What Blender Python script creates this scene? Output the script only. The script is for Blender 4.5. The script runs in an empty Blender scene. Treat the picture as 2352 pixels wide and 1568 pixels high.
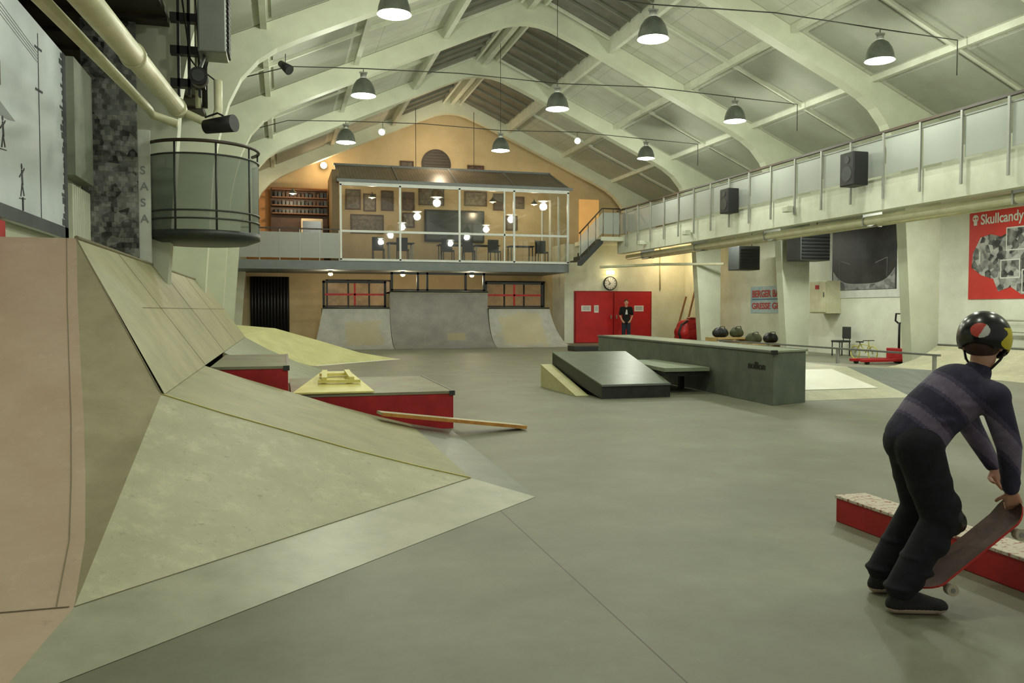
import bpy, bmesh, math, random
from mathutils import Vector, Matrix
random.seed(7)
sc=bpy.context.scene
col=sc.collection
sc.view_settings.view_transform='Standard'
def lin(c):
    return tuple(((x/255)/12.92 if x/255<=0.04045 else ((x/255+0.055)/1.055)**2.4) for x in c)
def M(name,c,rough=.6,metal=0,c2=None,scale=3,detail=6,bump=0,emit=0,alpha=1,lo=.35,hi=.65,ecol=None,stretch=None):
    m=bpy.data.materials.new(name);m.use_nodes=True
    nt=m.node_tree;b=nt.nodes['Principled BSDF']
    c=lin(c);b.inputs['Base Color'].default_value=(*c,1)
    b.inputs['Roughness'].default_value=rough;b.inputs['Metallic'].default_value=metal
    b.inputs['Alpha'].default_value=alpha
    if emit:
        b.inputs['Emission Color'].default_value=(*(lin(ecol) if ecol else c),1);b.inputs['Emission Strength'].default_value=emit
    g=nt.nodes.new('ShaderNodeNewGeometry')
    vec=g.outputs['Position']
    if stretch:
        mp=nt.nodes.new('ShaderNodeMapping');mp.inputs['Scale'].default_value=stretch
        nt.links.new(vec,mp.inputs['Vector']);vec=mp.outputs['Vector']
    n=nt.nodes.new('ShaderNodeTexNoise');n.inputs['Scale'].default_value=scale;n.inputs['Detail'].default_value=detail
    n.inputs['Roughness'].default_value=.65
    nt.links.new(vec,n.inputs['Vector'])
    if c2 is None: c2=tuple(x*.86 for x in c)
    else: c2=lin(c2)
    r=nt.nodes.new('ShaderNodeValToRGB');r.color_ramp.elements[0].position=lo;r.color_ramp.elements[1].position=hi
    r.color_ramp.elements[0].color=(*c2,1);r.color_ramp.elements[1].color=(*c,1)
    nt.links.new(n.outputs['Fac'],r.inputs['Fac']);nt.links.new(r.outputs['Color'],b.inputs['Base Color'])
    if bump:
        bp=nt.nodes.new('ShaderNodeBump');bp.inputs['Strength'].default_value=bump;bp.inputs['Distance'].default_value=.01
        nt.links.new(n.outputs['Fac'],bp.inputs['Height']);nt.links.new(bp.outputs['Normal'],b.inputs['Normal'])
    return m
def add_lines(m,scale_vec,w,h,mortar,darkc,fac=.6,off=0):
    nt=m.node_tree;b=nt.nodes['Principled BSDF']
    src=b.inputs['Base Color'].links[0].from_socket
    g=nt.nodes.new('ShaderNodeNewGeometry');mp=nt.nodes.new('ShaderNodeMapping')
    mp.inputs['Rotation'].default_value=scale_vec
    nt.links.new(g.outputs['Position'],mp.inputs['Vector'])
    br=nt.nodes.new('ShaderNodeTexBrick');br.inputs['Scale'].default_value=1;br.inputs['Brick Width'].default_value=w
    br.inputs['Row Height'].default_value=h;br.inputs['Mortar Size'].default_value=mortar;br.offset=off
    br.inputs['Mortar Smooth'].default_value=.1
    nt.links.new(mp.outputs['Vector'],br.inputs['Vector'])
    mx=nt.nodes.new('ShaderNodeMix');mx.data_type='RGBA'
    ml=nt.nodes.new('ShaderNodeMath');ml.operation='MULTIPLY';ml.inputs[1].default_value=fac
    nt.links.new(br.outputs['Fac'],ml.inputs[0]);nt.links.new(ml.outputs[0],mx.inputs['Factor'])
    nt.links.new(src,mx.inputs['A']);mx.inputs['B'].default_value=(*lin(darkc),1)
    nt.links.new(mx.outputs['Result'],b.inputs['Base Color'])
    return m
def add_scratch(m,c,scale=2.5,thr=.62,fac=.5,stretch=(1,1,1),soft=.05):
    nt=m.node_tree;b=nt.nodes['Principled BSDF']
    src=b.inputs['Base Color'].links[0].from_socket
    g=nt.nodes.new('ShaderNodeNewGeometry');mp=nt.nodes.new('ShaderNodeMapping');mp.inputs['Scale'].default_value=stretch
    nt.links.new(g.outputs['Position'],mp.inputs['Vector'])
    n=nt.nodes.new('ShaderNodeTexNoise');n.inputs['Scale'].default_value=scale;n.inputs['Detail'].default_value=12;n.inputs['Roughness'].default_value=.8
    nt.links.new(mp.outputs['Vector'],n.inputs['Vector'])
    r=nt.nodes.new('ShaderNodeMapRange');r.inputs['From Min'].default_value=thr-soft;r.inputs['From Max'].default_value=thr+soft
    r.inputs['To Max'].default_value=fac
    nt.links.new(n.outputs['Fac'],r.inputs['Value'])
    mx=nt.nodes.new('ShaderNodeMix');mx.data_type='RGBA'
    nt.links.new(r.outputs['Result'],mx.inputs['Factor']);nt.links.new(src,mx.inputs['A']);mx.inputs['B'].default_value=(*lin(c),1)
    nt.links.new(mx.outputs['Result'],b.inputs['Base Color'])
    return m

# ---------------------------------------------------------------- builder
W={}
def V(*a): return Vector(a)
class B:
    def __init__(s): s.v=[];s.f=[];s.mi=[];s.mats=[];s.sm=[]
    def m(s,mat):
        if mat not in s.mats: s.mats.append(mat)
        return s.mats.index(mat)
    def poly(s,vs,fs,mat,smooth=False):
        o=len(s.v);s.v+=[tuple(v) for v in vs];k=s.m(mat)
        for f in fs: s.f.append([i+o for i in f]);s.mi.append(k);s.sm.append(smooth)
        return s
    def box(s,a,b,mat):
        x0,y0,z0=a;x1,y1,z1=b
        return s.poly([(x0,y0,z0),(x1,y0,z0),(x1,y1,z0),(x0,y1,z0),(x0,y0,z1),(x1,y0,z1),(x1,y1,z1),(x0,y1,z1)],
          [(3,2,1,0),(4,5,6,7),(0,1,5,4),(1,2,6,5),(2,3,7,6),(3,0,4,7)],mat)
    def beam(s,p,q,w,h,mat,up=(0,0,1)):
        p=Vector(p);q=Vector(q);d=(q-p).normalized();u=Vector(up)
        if abs(d.dot(u))>.99: u=Vector((1,0,0))
        sd=d.cross(u).normalized();u=sd.cross(d)
        vs=[]
        for c in (p,q):
            for a,b in((-1,-1),(1,-1),(1,1),(-1,1)): vs.append(c+sd*a*w/2+u*b*h/2)
        return s.poly(vs,[(3,2,1,0),(4,5,6,7),(0,1,5,4),(1,2,6,5),(2,3,7,6),(3,0,4,7)],mat)
    def cyl(s,p,q,r,mat,r2=None,n=12):
        p=Vector(p);q=Vector(q);d=(q-p).normalized();r2=r if r2 is None else r2
        u=Vector((0,0,1)) if abs(d.z)<.95 else Vector((1,0,0))
        a=d.cross(u).normalized();b=d.cross(a)
        vs=[p+(a*math.cos(t)+b*math.sin(t))*r for t in [2*math.pi*i/n for i in range(n)]]
        vs+=[q+(a*math.cos(t)+b*math.sin(t))*r2 for t in [2*math.pi*i/n for i in range(n)]]
        s.poly(vs,[(i,(i+1)%n,n+(i+1)%n,n+i) for i in range(n)],mat,True)
        o=len(s.v)-2*n
        k=s.m(mat);s.f.append([o+i for i in range(n)][::-1]);s.mi.append(k);s.sm.append(False)
        s.f.append([o+n+i for i in range(n)]);s.mi.append(k);s.sm.append(False)
        return s
    def tube(s,pts,r,mat,n=10):
        P_=[Vector(p) for p in pts];rings=[];k=len(P_)
        prev=None
        for i,p in enumerate(P_):
            d=((P_[i+1]-p) if i<k-1 else Vector((0,0,0)))
            d=d.normalized() if d.length>0 else d
            e=((p-P_[i-1]).normalized() if i>0 else Vector((0,0,0)))
            t=(d+e)
            if t.length<1e-4: t=d if d.length>0 else e
            t.normalize()
            if prev is None:
                u=Vector((0,0,1)) if abs(t.z)<.9 else Vector((1,0,0));a=t.cross(u).normalized()
            else:
                a=(prev-t*prev.dot(t)).normalized()
            prev=a;b=t.cross(a)
            rings+= [p+(a*math.cos(2*math.pi*j/n)+b*math.sin(2*math.pi*j/n))*r for j in range(n)]
        fs=[(i*n+j,i*n+(j+1)%n,(i+1)*n+(j+1)%n,(i+1)*n+j) for i in range(k-1) for j in range(n)]
        s.poly(rings,fs+[tuple(range(n))[::-1],tuple((k-1)*n+j for j in range(n))],mat,True)
        return s
    def lathe(s,c,prof,mat,n=24):
        vs=[];k=len(prof)
        for r,z in prof:
            for i in range(n):
                t=2*math.pi*i/n;vs.append((c[0]+r*math.cos(t),c[1]+r*math.sin(t),c[2]+z))
        fs=[(j*n+i,j*n+(i+1)%n,(j+1)*n+(i+1)%n,(j+1)*n+i) for j in range(k-1) for i in range(n)]
        return s.poly(vs,fs,mat,True)
    def ball(s,c,r,mat,n=12,m=8,rot=None):
        vs=[];rot=rot or Matrix.Identity(3);c=Vector(c)
        for j in range(m+1):
            ph=math.pi*j/m
            for i in range(n):
                t=2*math.pi*i/n
                vs.append(c+rot@Vector((r[0]*math.sin(ph)*math.cos(t),r[1]*math.sin(ph)*math.sin(t),r[2]*math.cos(ph))))
        return s.poly(vs,[(j*n+i,(j+1)*n+i,(j+1)*n+(i+1)%n,j*n+(i+1)%n) for j in range(m) for i in range(n)],mat,True)
    def prism(s,pts,axis,a,b,mat):
        def P(p,t):
            return (p[0],t,p[1]) if axis=='y' else ((t,p[0],p[1]) if axis=='x' else (p[0],p[1],t))
        n=len(pts)
        vs=[P(p,a) for p in pts]+[P(p,b) for p in pts]
        return s.poly(vs,[tuple(range(n))[::-1],tuple(range(n,2*n))]+[(i,(i+1)%n,n+(i+1)%n,n+i) for i in range(n)],mat)
    def obj(s,name,parent=None,label=None,cat=None,group=None,kind=None,bevel=0,solid=0,fixn=True,origin=None):
        me=bpy.data.meshes.new(name)
        xs=[v[0] for v in s.v];ys=[v[1] for v in s.v];zs=[v[2] for v in s.v]
        o=Vector(origin) if origin else Vector(((min(xs)+max(xs))/2,(min(ys)+max(ys))/2,min(zs)))
        me.from_pydata([tuple(Vector(v)-o) for v in s.v],[],s.f)
        for i,p in enumerate(me.polygons): p.material_index=s.mi[i];p.use_smooth=s.sm[i]
        for m in s.mats: me.materials.append(m)
        if fixn:
            bm=bmesh.new();bm.from_mesh(me);bmesh.ops.remove_doubles(bm,verts=bm.verts,dist=1e-5);bmesh.ops.recalc_face_normals(bm,faces=bm.faces);bm.to_mesh(me);bm.free()
        me.update()
        ob=bpy.data.objects.new(name,me);col.objects.link(ob)
        put(ob,o,parent,label,cat,group,kind)
        if bevel:
            md=ob.modifiers.new('bevel','BEVEL');md.width=bevel;md.segments=2;md.limit_method='ANGLE'
        if solid:
            md=ob.modifiers.new('solid','SOLIDIFY');md.thickness=solid;md.offset=-1
        return ob
def put(ob,o,parent,label,cat,group,kind):
    if parent: ob.parent=parent;ob.location=Vector(o)-W[parent.name]
    else: ob.location=o
    W[ob.name]=Vector(o)
    if label: ob["label"]=label
    if cat and not parent: ob["category"]=cat
    if group: ob["group"]=group
    if kind: ob["kind"]=kind
def E(name,loc,label,cat,group=None):
    ob=bpy.data.objects.new(name,None);ob.empty_display_size=.1;col.objects.link(ob)
    put(ob,Vector(loc),None,label,cat,group,None);return ob
def dup(root,off,label=None):
    def rec(o,par):
        c=o.copy()
        col.objects.link(c)
        if par: c.parent=par
        for ch in list(o.children): rec(ch,c)
        return c
    r=rec(root,None);r.location=root.location+Vector(off)
    if label: r["label"]=label
    return r
def text(body,size,loc,rot,mat,name,parent=None,ext=.002,fit=None,**k):
    cu=bpy.data.curves.new('t','FONT');cu.body=body;cu.size=size;cu.extrude=ext;cu.offset=size*k.get('bold',.012)
    t=bpy.data.objects.new('t',cu);col.objects.link(t)
    bpy.context.view_layer.update()
    me=bpy.data.meshes.new_from_object(t.evaluated_get(bpy.context.evaluated_depsgraph_get()))
    bpy.data.objects.remove(t)
    me.materials.clear();me.materials.append(mat)
    if fit:
        xs=[v.co.x for v in me.vertices];s_=fit/(max(xs)-min(xs))
        for v in me.vertices: v.co.x*=s_
    ob=bpy.data.objects.new(name,me);col.objects.link(ob)
    ob.rotation_euler=rot;put(ob,Vector(loc),parent,k.get('label'),k.get('cat'),None,None);return ob
RX=(math.pi/2,0,-math.pi/2)
RY=(math.pi/2,0,0)
def light(name,kind,loc,power,color,parent=None,size=.1,rot=None):
    l=bpy.data.lights.new(name,kind);l.energy=power;l.color=color
    if kind=='POINT': l.shadow_soft_size=size
    if kind=='AREA': l.shape='RECTANGLE';l.size=size[0];l.size_y=size[1]
    o=bpy.data.objects.new(name,l);col.objects.link(o)
    if rot: o.rotation_euler=rot
    put(o,Vector(loc),parent,None,None,None,None);return o

# ---------------------------------------------------------------- materials
floor_m=M('floor_paint',(128,130,110),rough=.5,c2=(112,113,94),scale=1.3,detail=10,bump=.05)
add_scratch(floor_m,(152,152,130),scale=9,thr=.64,fac=.45)
add_scratch(floor_m,(96,88,72),scale=.9,thr=.55,fac=.4,soft=.14)
add_scratch(floor_m,(90,84,72),scale=26,thr=.66,fac=.5)
def seam(m,x):
    nt=m.node_tree;b=nt.nodes['Principled BSDF'];src=b.inputs['Base Color'].links[0].from_socket
    g=nt.nodes.new('ShaderNodeNewGeometry');sp=nt.nodes.new('ShaderNodeSeparateXYZ');nt.links.new(g.outputs['Position'],sp.inputs[0])
    a=nt.nodes.new('ShaderNodeMath');a.operation='SUBTRACT';a.inputs[1].default_value=x;nt.links.new(sp.outputs[0],a.inputs[0])
    b2=nt.nodes.new('ShaderNodeMath');b2.operation='ABSOLUTE';nt.links.new(a.outputs[0],b2.inputs[0])
    c=nt.nodes.new('ShaderNodeMath');c.operation='LESS_THAN';c.inputs[1].default_value=.004;nt.links.new(b2.outputs[0],c.inputs[0])
    mx=nt.nodes.new('ShaderNodeMix');mx.data_type='RGBA';nt.links.new(c.outputs[0],mx.inputs['Factor'])
    nt.links.new(src,mx.inputs['A']);mx.inputs['B'].default_value=(*lin((74,62,52)),1)
    nt.links.new(mx.outputs['Result'],b.inputs['Base Color'])
seam(floor_m,1.4)
white_w=M('wall_white_paint',(228,231,214),rough=.75,c2=(212,215,196),scale=1.5)
cream_w=M('wall_cream_paint',(202,182,142),rough=.75,c2=(188,168,128),scale=1.2)
ceil_m=M('ceiling_panels',(204,206,190),rough=.85,c2=(188,190,174),scale=.8)
add_lines(ceil_m,(0,0,0),1.2,.6,.012,(146,148,132),fac=.5)
ceil_d=M('ceiling_grey_panels',(166,169,154),rough=.85,c2=(152,155,140),scale=.8)
beam_m=M('roof_beam_paint',(212,216,194),rough=.6,c2=(196,200,178),scale=1)
trimw=M('trim_white',(216,219,200),rough=.6)
sky_d=M('skylight_night_glass',(112,110,98),rough=.35,c2=(92,90,80),scale=2)
skybar=M('skylight_bar',(128,130,116),rough=.6)
screen_m=M('dark_screen_glass',(40,42,42),rough=.2)
dark_c=M('corrugated_dark',(70,62,50),rough=.7,c2=(50,44,36),scale=4)
black=M('black_plastic',(22,23,24),rough=.5)
darkg=M('dark_grey_metal',(62,66,64),rough=.45,metal=.3)
steel=M('steel_grey',(130,134,130),rough=.35,metal=.5)
galv=M('galvanised',(160,162,156),rough=.4,metal=.4)
red=M('red_paint',(186,30,34),rough=.5,c2=(162,24,28),scale=6)
redbox=M('red_worn_paint',(186,36,40),rough=.6,c2=(160,28,32),scale=5)
add_scratch(redbox,(90,34,32),scale=14,thr=.64,fac=.6)
cream_p=M('cream_pipe_paint',(216,214,182),rough=.4,c2=(198,196,162),scale=3)
ply_pink=M('skatelite_pink',(204,182,160),rough=.5,c2=(192,168,146),scale=2.2,detail=10)
add_scratch(ply_pink,(160,136,116),scale=14,thr=.65,fac=.6,stretch=(1,.6,1))
add_scratch(ply_pink,(222,202,180),scale=5,thr=.6,fac=.4)
ply_ol=M('plywood_olive',(162,160,122),rough=.55,c2=(142,140,106),scale=2.5,detail=10)
add_scratch(ply_ol,(116,112,86),scale=12,thr=.63,fac=.6)
ply_old=M('plywood_olive_dark',(176,168,138),rough=.55,c2=(156,148,120),scale=2.5,detail=10)
add_scratch(ply_old,(124,118,94),scale=12,thr=.63,fac=.6)
ply_lt=M('plywood_pale',(188,187,156),rough=.5,c2=(172,170,140),scale=2.5,detail=10)
add_scratch(ply_lt,(134,132,106),scale=18,thr=.61,fac=.7)
add_scratch(ply_lt,(214,210,178),scale=5,thr=.58,fac=.4)
seam_m=M('panel_seam_line',(138,130,106),rough=.8)
strip_m=M('transition_steel_strip',(180,180,158),rough=.42,metal=.1,c2=(160,160,138),scale=3)
strip_g=M('transition_steel_grey',(134,138,126),rough=.4,metal=.2,c2=(118,122,112),scale=3)
yline=M('yellow_edge',(206,196,96),rough=.5)
ledge_m=M('ledge_grey_green',(104,112,98),rough=.6,c2=(84,92,80),scale=3,detail=10)
add_scratch(ledge_m,(66,70,62),scale=9,thr=.62,fac=.5)
ledge_t=M('ledge_top_green',(140,150,124),rough=.5,c2=(122,132,108),scale=3)
kick_top=M('kicker_top',(98,106,88),rough=.32,c2=(80,88,72),scale=4,detail=10)
kick_blk=M('kicker_black',(40,42,38),rough=.5,c2=(26,27,25),scale=8)
yramp=M('yellow_lit_ramp',(208,208,150),rough=.5,c2=(190,190,130),scale=2,detail=8)  # yellow light falling on the bank is painted into the plywood colour
ypl=M('yellow_plywood',(236,228,146),rough=.5,c2=(220,210,128),scale=4)
wood=M('pale_wood',(196,170,112),rough=.55,c2=(172,144,88),scale=5)
orange_w=M('orange_edge_wood',(206,150,70),rough=.5,c2=(180,120,56),scale=8)
whsheet=M('white_sheet',(248,247,232),rough=.45,c2=(238,236,216),scale=2)
deck_g=M('box_top_green',(140,142,116),rough=.5,c2=(128,118,98),scale=2.2)
brown=M('brown_wood',(88,62,42),rough=.6,c2=(68,46,30),scale=5)
railbrown=M('handrail_dark_brown',(66,52,42),rough=.5)
warmbulb=M('warm_bulb',(255,226,170),emit=5,ecol=(255,220,156))
lampglow=M('lamp_glow',(255,255,240),emit=9,ecol=(252,255,234))
exitglow=M('exit_glow',(255,230,150),emit=5,ecol=(255,226,120))
lampgrey=M('lamp_grey_aluminium',(128,134,126),rough=.35,metal=.5,c2=(108,114,106),scale=6)
def glassmat(name,tint,fac):
    m=bpy.data.materials.new(name);m.use_nodes=True;nt=m.node_tree;nt.nodes.clear()
    o=nt.nodes.new('ShaderNodeOutputMaterial');mx=nt.nodes.new('ShaderNodeMixShader');t=nt.nodes.new('ShaderNodeBsdfTransparent');g=nt.nodes.new('ShaderNodeBsdfGlossy')
    t.inputs[0].default_value=(*lin(tint),1);g.inputs['Roughness'].default_value=.02;mx.inputs[0].default_value=fac
    nt.links.new(t.outputs[0],mx.inputs[1]);nt.links.new(g.outputs[0],mx.inputs[2]);nt.links.new(mx.outputs[0],o.inputs[0]);return m
glass=glassmat('window_glass',(216,220,216),.12)
def meshmat(name,c,cover):
    m=bpy.data.materials.new(name);m.use_nodes=True;nt=m.node_tree;nt.nodes.clear()
    o=nt.nodes.new('ShaderNodeOutputMaterial');mx=nt.nodes.new('ShaderNodeMixShader');t=nt.nodes.new('ShaderNodeBsdfTransparent');g=nt.nodes.new('ShaderNodeBsdfPrincipled')
    g.inputs['Base Color'].default_value=(*lin(c),1);g.inputs['Roughness'].default_value=.5;g.inputs['Metallic'].default_value=.2
    mx.inputs[0].default_value=cover
    nt.links.new(t.outputs[0],mx.inputs[1]);nt.links.new(g.outputs[0],mx.inputs[2]);nt.links.new(mx.outputs[0],o.inputs[0]);return m
perf=meshmat('perforated_sheet',(180,185,180),.7)
perf_g=meshmat('green_grey_mesh',(100,112,100),.75)
canopy_m=M('canopy_corrugated',(122,114,102),rough=.4,c2=(104,98,88),scale=3)
add_lines(canopy_m,(0,0,0),.12,9,.02,(84,76,66),fac=.6)
skin=M('skin',(214,164,138),rough=.5,c2=(204,152,126),scale=8)
paperm=M('paper',(225,225,222),rough=.8)
ink=M('ink_grey',(90,92,100),rough=.8)
inklt=M('ink_pale',(150,154,158),rough=.8)

# ---------------------------------------------------------------- camera
cd=bpy.data.cameras.new("camera");cam=bpy.data.objects.new("camera",cd);col.objects.link(cam)
cam.location=(0,0,1.35);cam.rotation_euler=(math.radians(90-2.17),0,math.radians(-15.5))
cd.sensor_width=36;cd.lens=29.05;cd.clip_end=200;cd.clip_start=.05
sc.camera=cam

# ---------------------------------------------------------------- shell
ST='structure'
XL,XR,YB,CX=-3.5,16.5,33.6,6.6
def roofz(x,off=0): return 9.95+off-.45*abs(x-CX)
B().box((XL-.1,-6,-.1),(XR+.1,YB+.1,0),floor_m).obj('floor',kind=ST)
b=B()
for s in (-1,1):
    xe=XL if s<0 else XR
    vs=[(CX,-2,roofz(CX)),(CX,YB,roofz(CX)),(xe,YB,roofz(xe)),(xe,-2,roofz(xe))]
    b.poly(vs+[(x,y,z+.12) for x,y,z in vs],[(0,1,2,3),(7,6,5,4),(0,3,7,4),(1,5,6,2),(2,6,7,3),(0,4,5,1)],ceil_m)
b.obj('ceiling',kind=ST)
B().prism([(XL,0),(XR,0),(XR,roofz(XR)),(CX,roofz(CX)),(XL,roofz(XL))],'y',YB,YB+.15,cream_w).obj('wall_back',kind=ST)
B().box((XR,-2,0),(XR+.15,YB,5.5),white_w).obj('wall_right',kind=ST)
B().box((XL-.15,-2,0),(XL,YB,5.5),dark_c).obj('wall_left',kind=ST)
B().box((-2.5,3,0),(-2.36,YB,4.15),white_w).obj('trim_1',kind=ST)
b=B()
for i in range(34):
    y=3.2+i*.4
    b.box((XL,y,4.95+(.05 if i%2 else 0)),(-1.35,y+.4,5.05),dark_c)
b.obj('trim_2',kind=ST)
B().box((11.1,32.0,0),(XR,32.12,4.05),white_w).obj('wall_doors',kind=ST)
B().box((11.1,32.12,0),(11.2,YB,4.05),white_w).obj('wall_doors_return',kind=ST)
half=[(0,9.2),(.3,9.18),(.6,9.11),(.95,8.97),(1.35,8.81),(6.2,6.63),(6.65,6.4),(7.0,6.15),(7.32,5.78),(7.55,5.3),(7.72,4.7),(7.84,4.1),(8.15,0)]
n=2
def bent(y,n,w=.32):
    b=B();prof=half
    for s in (-1,1):
        ins=[(CX+s*d,z) for d,z in prof];outs=[]
        for d,z in prof:
            if z>6.35: outs.append((CX+s*d,roofz(CX+d)-.01))
            elif z>5.5: outs.append((CX+s*8.9,roofz(CX+8.9)-.01))
            else: outs.append((CX+s*8.9,z))
        for i in range(len(prof)-1):
            q=[ins[i],ins[i+1],outs[i+1],outs[i]]
            if abs(outs[i][0]-outs[i+1][0])+abs(outs[i][1]-outs[i+1][1])<1e-6: q=[ins[i],ins[i+1],outs[i]]
            b.prism(q,'y',y-w/2,y+w/2,beam_m)
    return b.obj('trim_%d'%n,kind=ST)
for y in (11.6,16.9,22.1,27.4,32.9):
    n+=1;bent(y,n)
ys=[-2,6.3,11.6,16.9,22.1,27.4,YB]
for s in (-1,1):
    for d,h in ((2.35,.34),(4.7,.16),(6.9,.12)):
        n+=1;b=B();x=CX+s*d;z=roofz(x)
        b.box((x-.06,-2,z-h),(x+.06,YB,z+.02),trimw);b.obj('trim_%d'%n,kind=ST)
    n+=1;b=B()
    for y in (8.9,14.2,19.5,24.7,30.2):
        x0,x1=CX+s*2.4,CX+s*9.4
        b.beam((x0,y,roofz(x0)-.04),(x1,y,roofz(x1)-.04),.07,.1,trimw)
    b.obj('trim_%d'%n,kind=ST)
    n+=1;b=B()
    for i in range(1,6):
        y0,y1=ys[i]+.35,ys[i+1]-.35
        for (ya,yb) in ((y0,(y0+y1)/2-.15),((y0+y1)/2+.15,y1)):
            for d0,d1 in ((5.0,6.75),(7.1,8.6)):
                xa,xb=CX+s*d0,CX+s*d1
                vs=[(xa,ya,roofz(xa,-.02)),(xb,ya,roofz(xb,-.02)),(xb,yb,roofz(xb,-.02)),(xa,yb,roofz(xa,-.02))]
                b.poly(vs+[(x,y,z-.03) for x,y,z in vs],[(0,1,2,3),(7,6,5,4),(0,1,5,4),(1,2,6,5),(2,3,7,6),(3,0,4,7)],ceil_d)
    b.obj('trim_%d'%n,kind=ST)
w=0
for i in range(1,6):
    y0,y1=ys[i]+.5,ys[i+1]-.5
    for s in (-1,1):
        w+=1;b=B();xa,xb=CX+s*.35,CX+s*2.2
        vs=[(xa,y0,roofz(xa,-.03)),(xb,y0,roofz(xb,-.03)),(xb,y1,roofz(xb,-.03)),(xa,y1,roofz(xa,-.03))]
        b.poly(vs+[(x,y,z-.03) for x,y,z in vs],[(0,1,2,3),(7,6,5,4),(0,1,5,4),(1,2,6,5),(2,3,7,6),(3,0,4,7)],sky_d)
        k=6
        for j in range(k+1):
            y=y0+(y1-y0)*j/k
            b.beam((xa,y,roofz(xa,-.09)),(xb,y,roofz(xb,-.09)),.05,.08,skybar if 0<j<k else trimw)
        b.beam((xa,y0,roofz(xa,-.12)),(xa,y1,roofz(xa,-.12)),.08,.2,trimw)
        b.obj('window_%d'%w,kind=ST)
n+=1;B().box((CX-.08,-2,9.55),(CX+.08,YB,9.95),trimw).obj('trim_%d'%n,kind=ST)

# ---------------------------------------------------------------- right balcony
XB=12.4
n+=1;B().box((XB,3,4.02),(XR,YB,4.18),trimw).obj('trim_%d'%n,kind=ST)
n+=1;B().box((XB,3,3.5),(XB+.25,29.6,4.02),white_w).obj('trim_%d'%n,kind=ST)
rail=E('balcony_railing',(XB-.05,19,4.1),'long perforated-sheet balcony railing with dark wooden handrail','railing')
B().box((XB-.09,6,5.1),(XB-.01,29.5,5.15),railbrown).obj('handrail',rail)
B().box((XB-.07,6,4.98),(XB-.03,29.5,5.01),steel).obj('lower_rail',rail)
yy=6.5
while yy<29.4:
    B().box((XB-.1,yy,3.72),(XB-.06,yy+.045,5.1),galv).obj('post',rail)
    B().box((XB-.055,yy+.08,4.22),(XB-.045,min(yy+1.02,29.5),4.97),perf).obj('panel',rail)
    yy+=1.05
n+=1;B().box((11.5,29.0,3.95),(XB,31.9,4.1),trimw).obj('trim_%d'%n,kind=ST)
stair=E('staircase',(11.0,29.5,3.1),'short steel stair with dark stepped stringer and sloping rail','stairs')
b=B();st=6
for i in range(st):
    x=10.65+i*.155;z=3.18+i*.155
    b.box((x,29.1,z),(x+.2,30.1,z+.05),darkg);b.box((x+.15,29.1,z),(x+.17,30.1,z+.155),darkg)
b.obj('step_flight',stair)
B().prism([(10.6,3.15),(10.6,3.0),(10.75,3.0),(11.6,3.85),(11.6,4.1)],'y',29.05,29.1,darkg).obj('stringer',stair)
B().tube([(10.65,29.05,4.2),(11.55,29.05,5.15),(12.28,29.05,5.15)],.025,railbrown).obj('hand_rail',stair)
for x,z in ((10.7,3.1),(11.0,3.4),(11.3,3.7),(11.6,4.1),(12.0,4.1),(12.25,4.1)):
    B().cyl((x,29.05,z),(x,29.05,min(z+1.15,5.15)),.015,steel,n=6).obj('post',stair)
B().box((11.62,29.04,4.2),(12.24,29.05,5.0),perf).obj('rail_panel',stair)
B().poly([(10.65,29.05,3.35),(11.58,29.05,4.25),(11.58,29.05,5.0),(10.65,29.05,4.05)],[(0,1,2,3)],perf).obj('rail_panel',stair)
B().box((12.3,YB-.04,4.2),(13.2,YB-.005,6.1),M('orange_doorway',(230,176,104),rough=.8,emit=.4)).obj('door_1',kind=ST)
p=E('overhead_pipe',(12.8,17,3.3),'long cream overhead pipe slung beneath the balcony','pipe')
B().tube([(12.8,29.5,3.37),(12.8,4,3.37)],.1,cream_p,n=16).obj('pipe_run',p)
B().tube([(13.1,28.8,3.3),(13.1,4,3.3)],.045,cream_p).obj('thin_pipe',p)
for y in (8,12,16,20,24,28): B().box((12.68,y,3.25),(13.2,y+.04,4.02),galv).obj('bracket',p)
B().tube([(11.4,28.9,2.95),(13.5,28.2,3.05),(15.2,26.5,3.0)],.05,cream_p).obj('branch_pipe',p)

dr=M('red_door_paint',(190,22,28),rough=.5,c2=(172,18,24),scale=2)
b=B();b.box((11.5,31.95,0),(14.95,31.985,2.14),M('door_frame_red',(150,18,22),rough=.5));b.obj('door_2',kind=ST)
for i,(a,c) in enumerate(((11.56,13.2),(13.24,14.88))):
    b=B();b.box((a,31.9,.02),(c,31.95,2.08),dr)
    d_=b.obj('door_%d'%(3+i),kind=ST,bevel=.005)
    hx=c-.12 if i==0 else a+.08
    B().box((hx,31.86,1.0),(hx+.04,31.9,1.15),galv).obj('handle',d_)
for (x,z,wd,h) in ((12.0,1.42,.42,.24),(12.45,1.4,.2,.3),(14.35,1.42,.42,.24)):
    b=B();b.box((x-wd/2,31.888,z-h/2),(x+wd/2,31.899,z+h/2),paperm)
    for j in range(4):
        b.box((x-wd*.36,31.885,z+h*(.28-.17*j)),(x+wd*.36,31.888,z+h*(.33-.17*j)),ink)
    b.obj('paper_notice',label='white printed paper notice taped to red door',cat='notice',group='paper notices on the red doors')
ck=E('wall_clock',(13.08,31.97,2.46),'round white wall clock with black rim','clock')
def disc(b,c,r,mat,th=.02,n=32):
    b.cyl((c[0],c[1],c[2]),(c[0],c[1]-th,c[2]),r,mat,n=n)
b=B();disc(b,(13.08,31.998,2.46),.29,black,.07);b.obj('rim',ck)
b=B();disc(b,(13.08,31.928,2.46),.25,paperm,.01)
for i in range(12):
    a=i*math.pi/6;b.beam((13.08+.19*math.sin(a),31.912,2.46+.19*math.cos(a)),(13.08+.235*math.sin(a),31.912,2.46+.235*math.cos(a)),.018,.012,black,up=(0,1,0))
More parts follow.
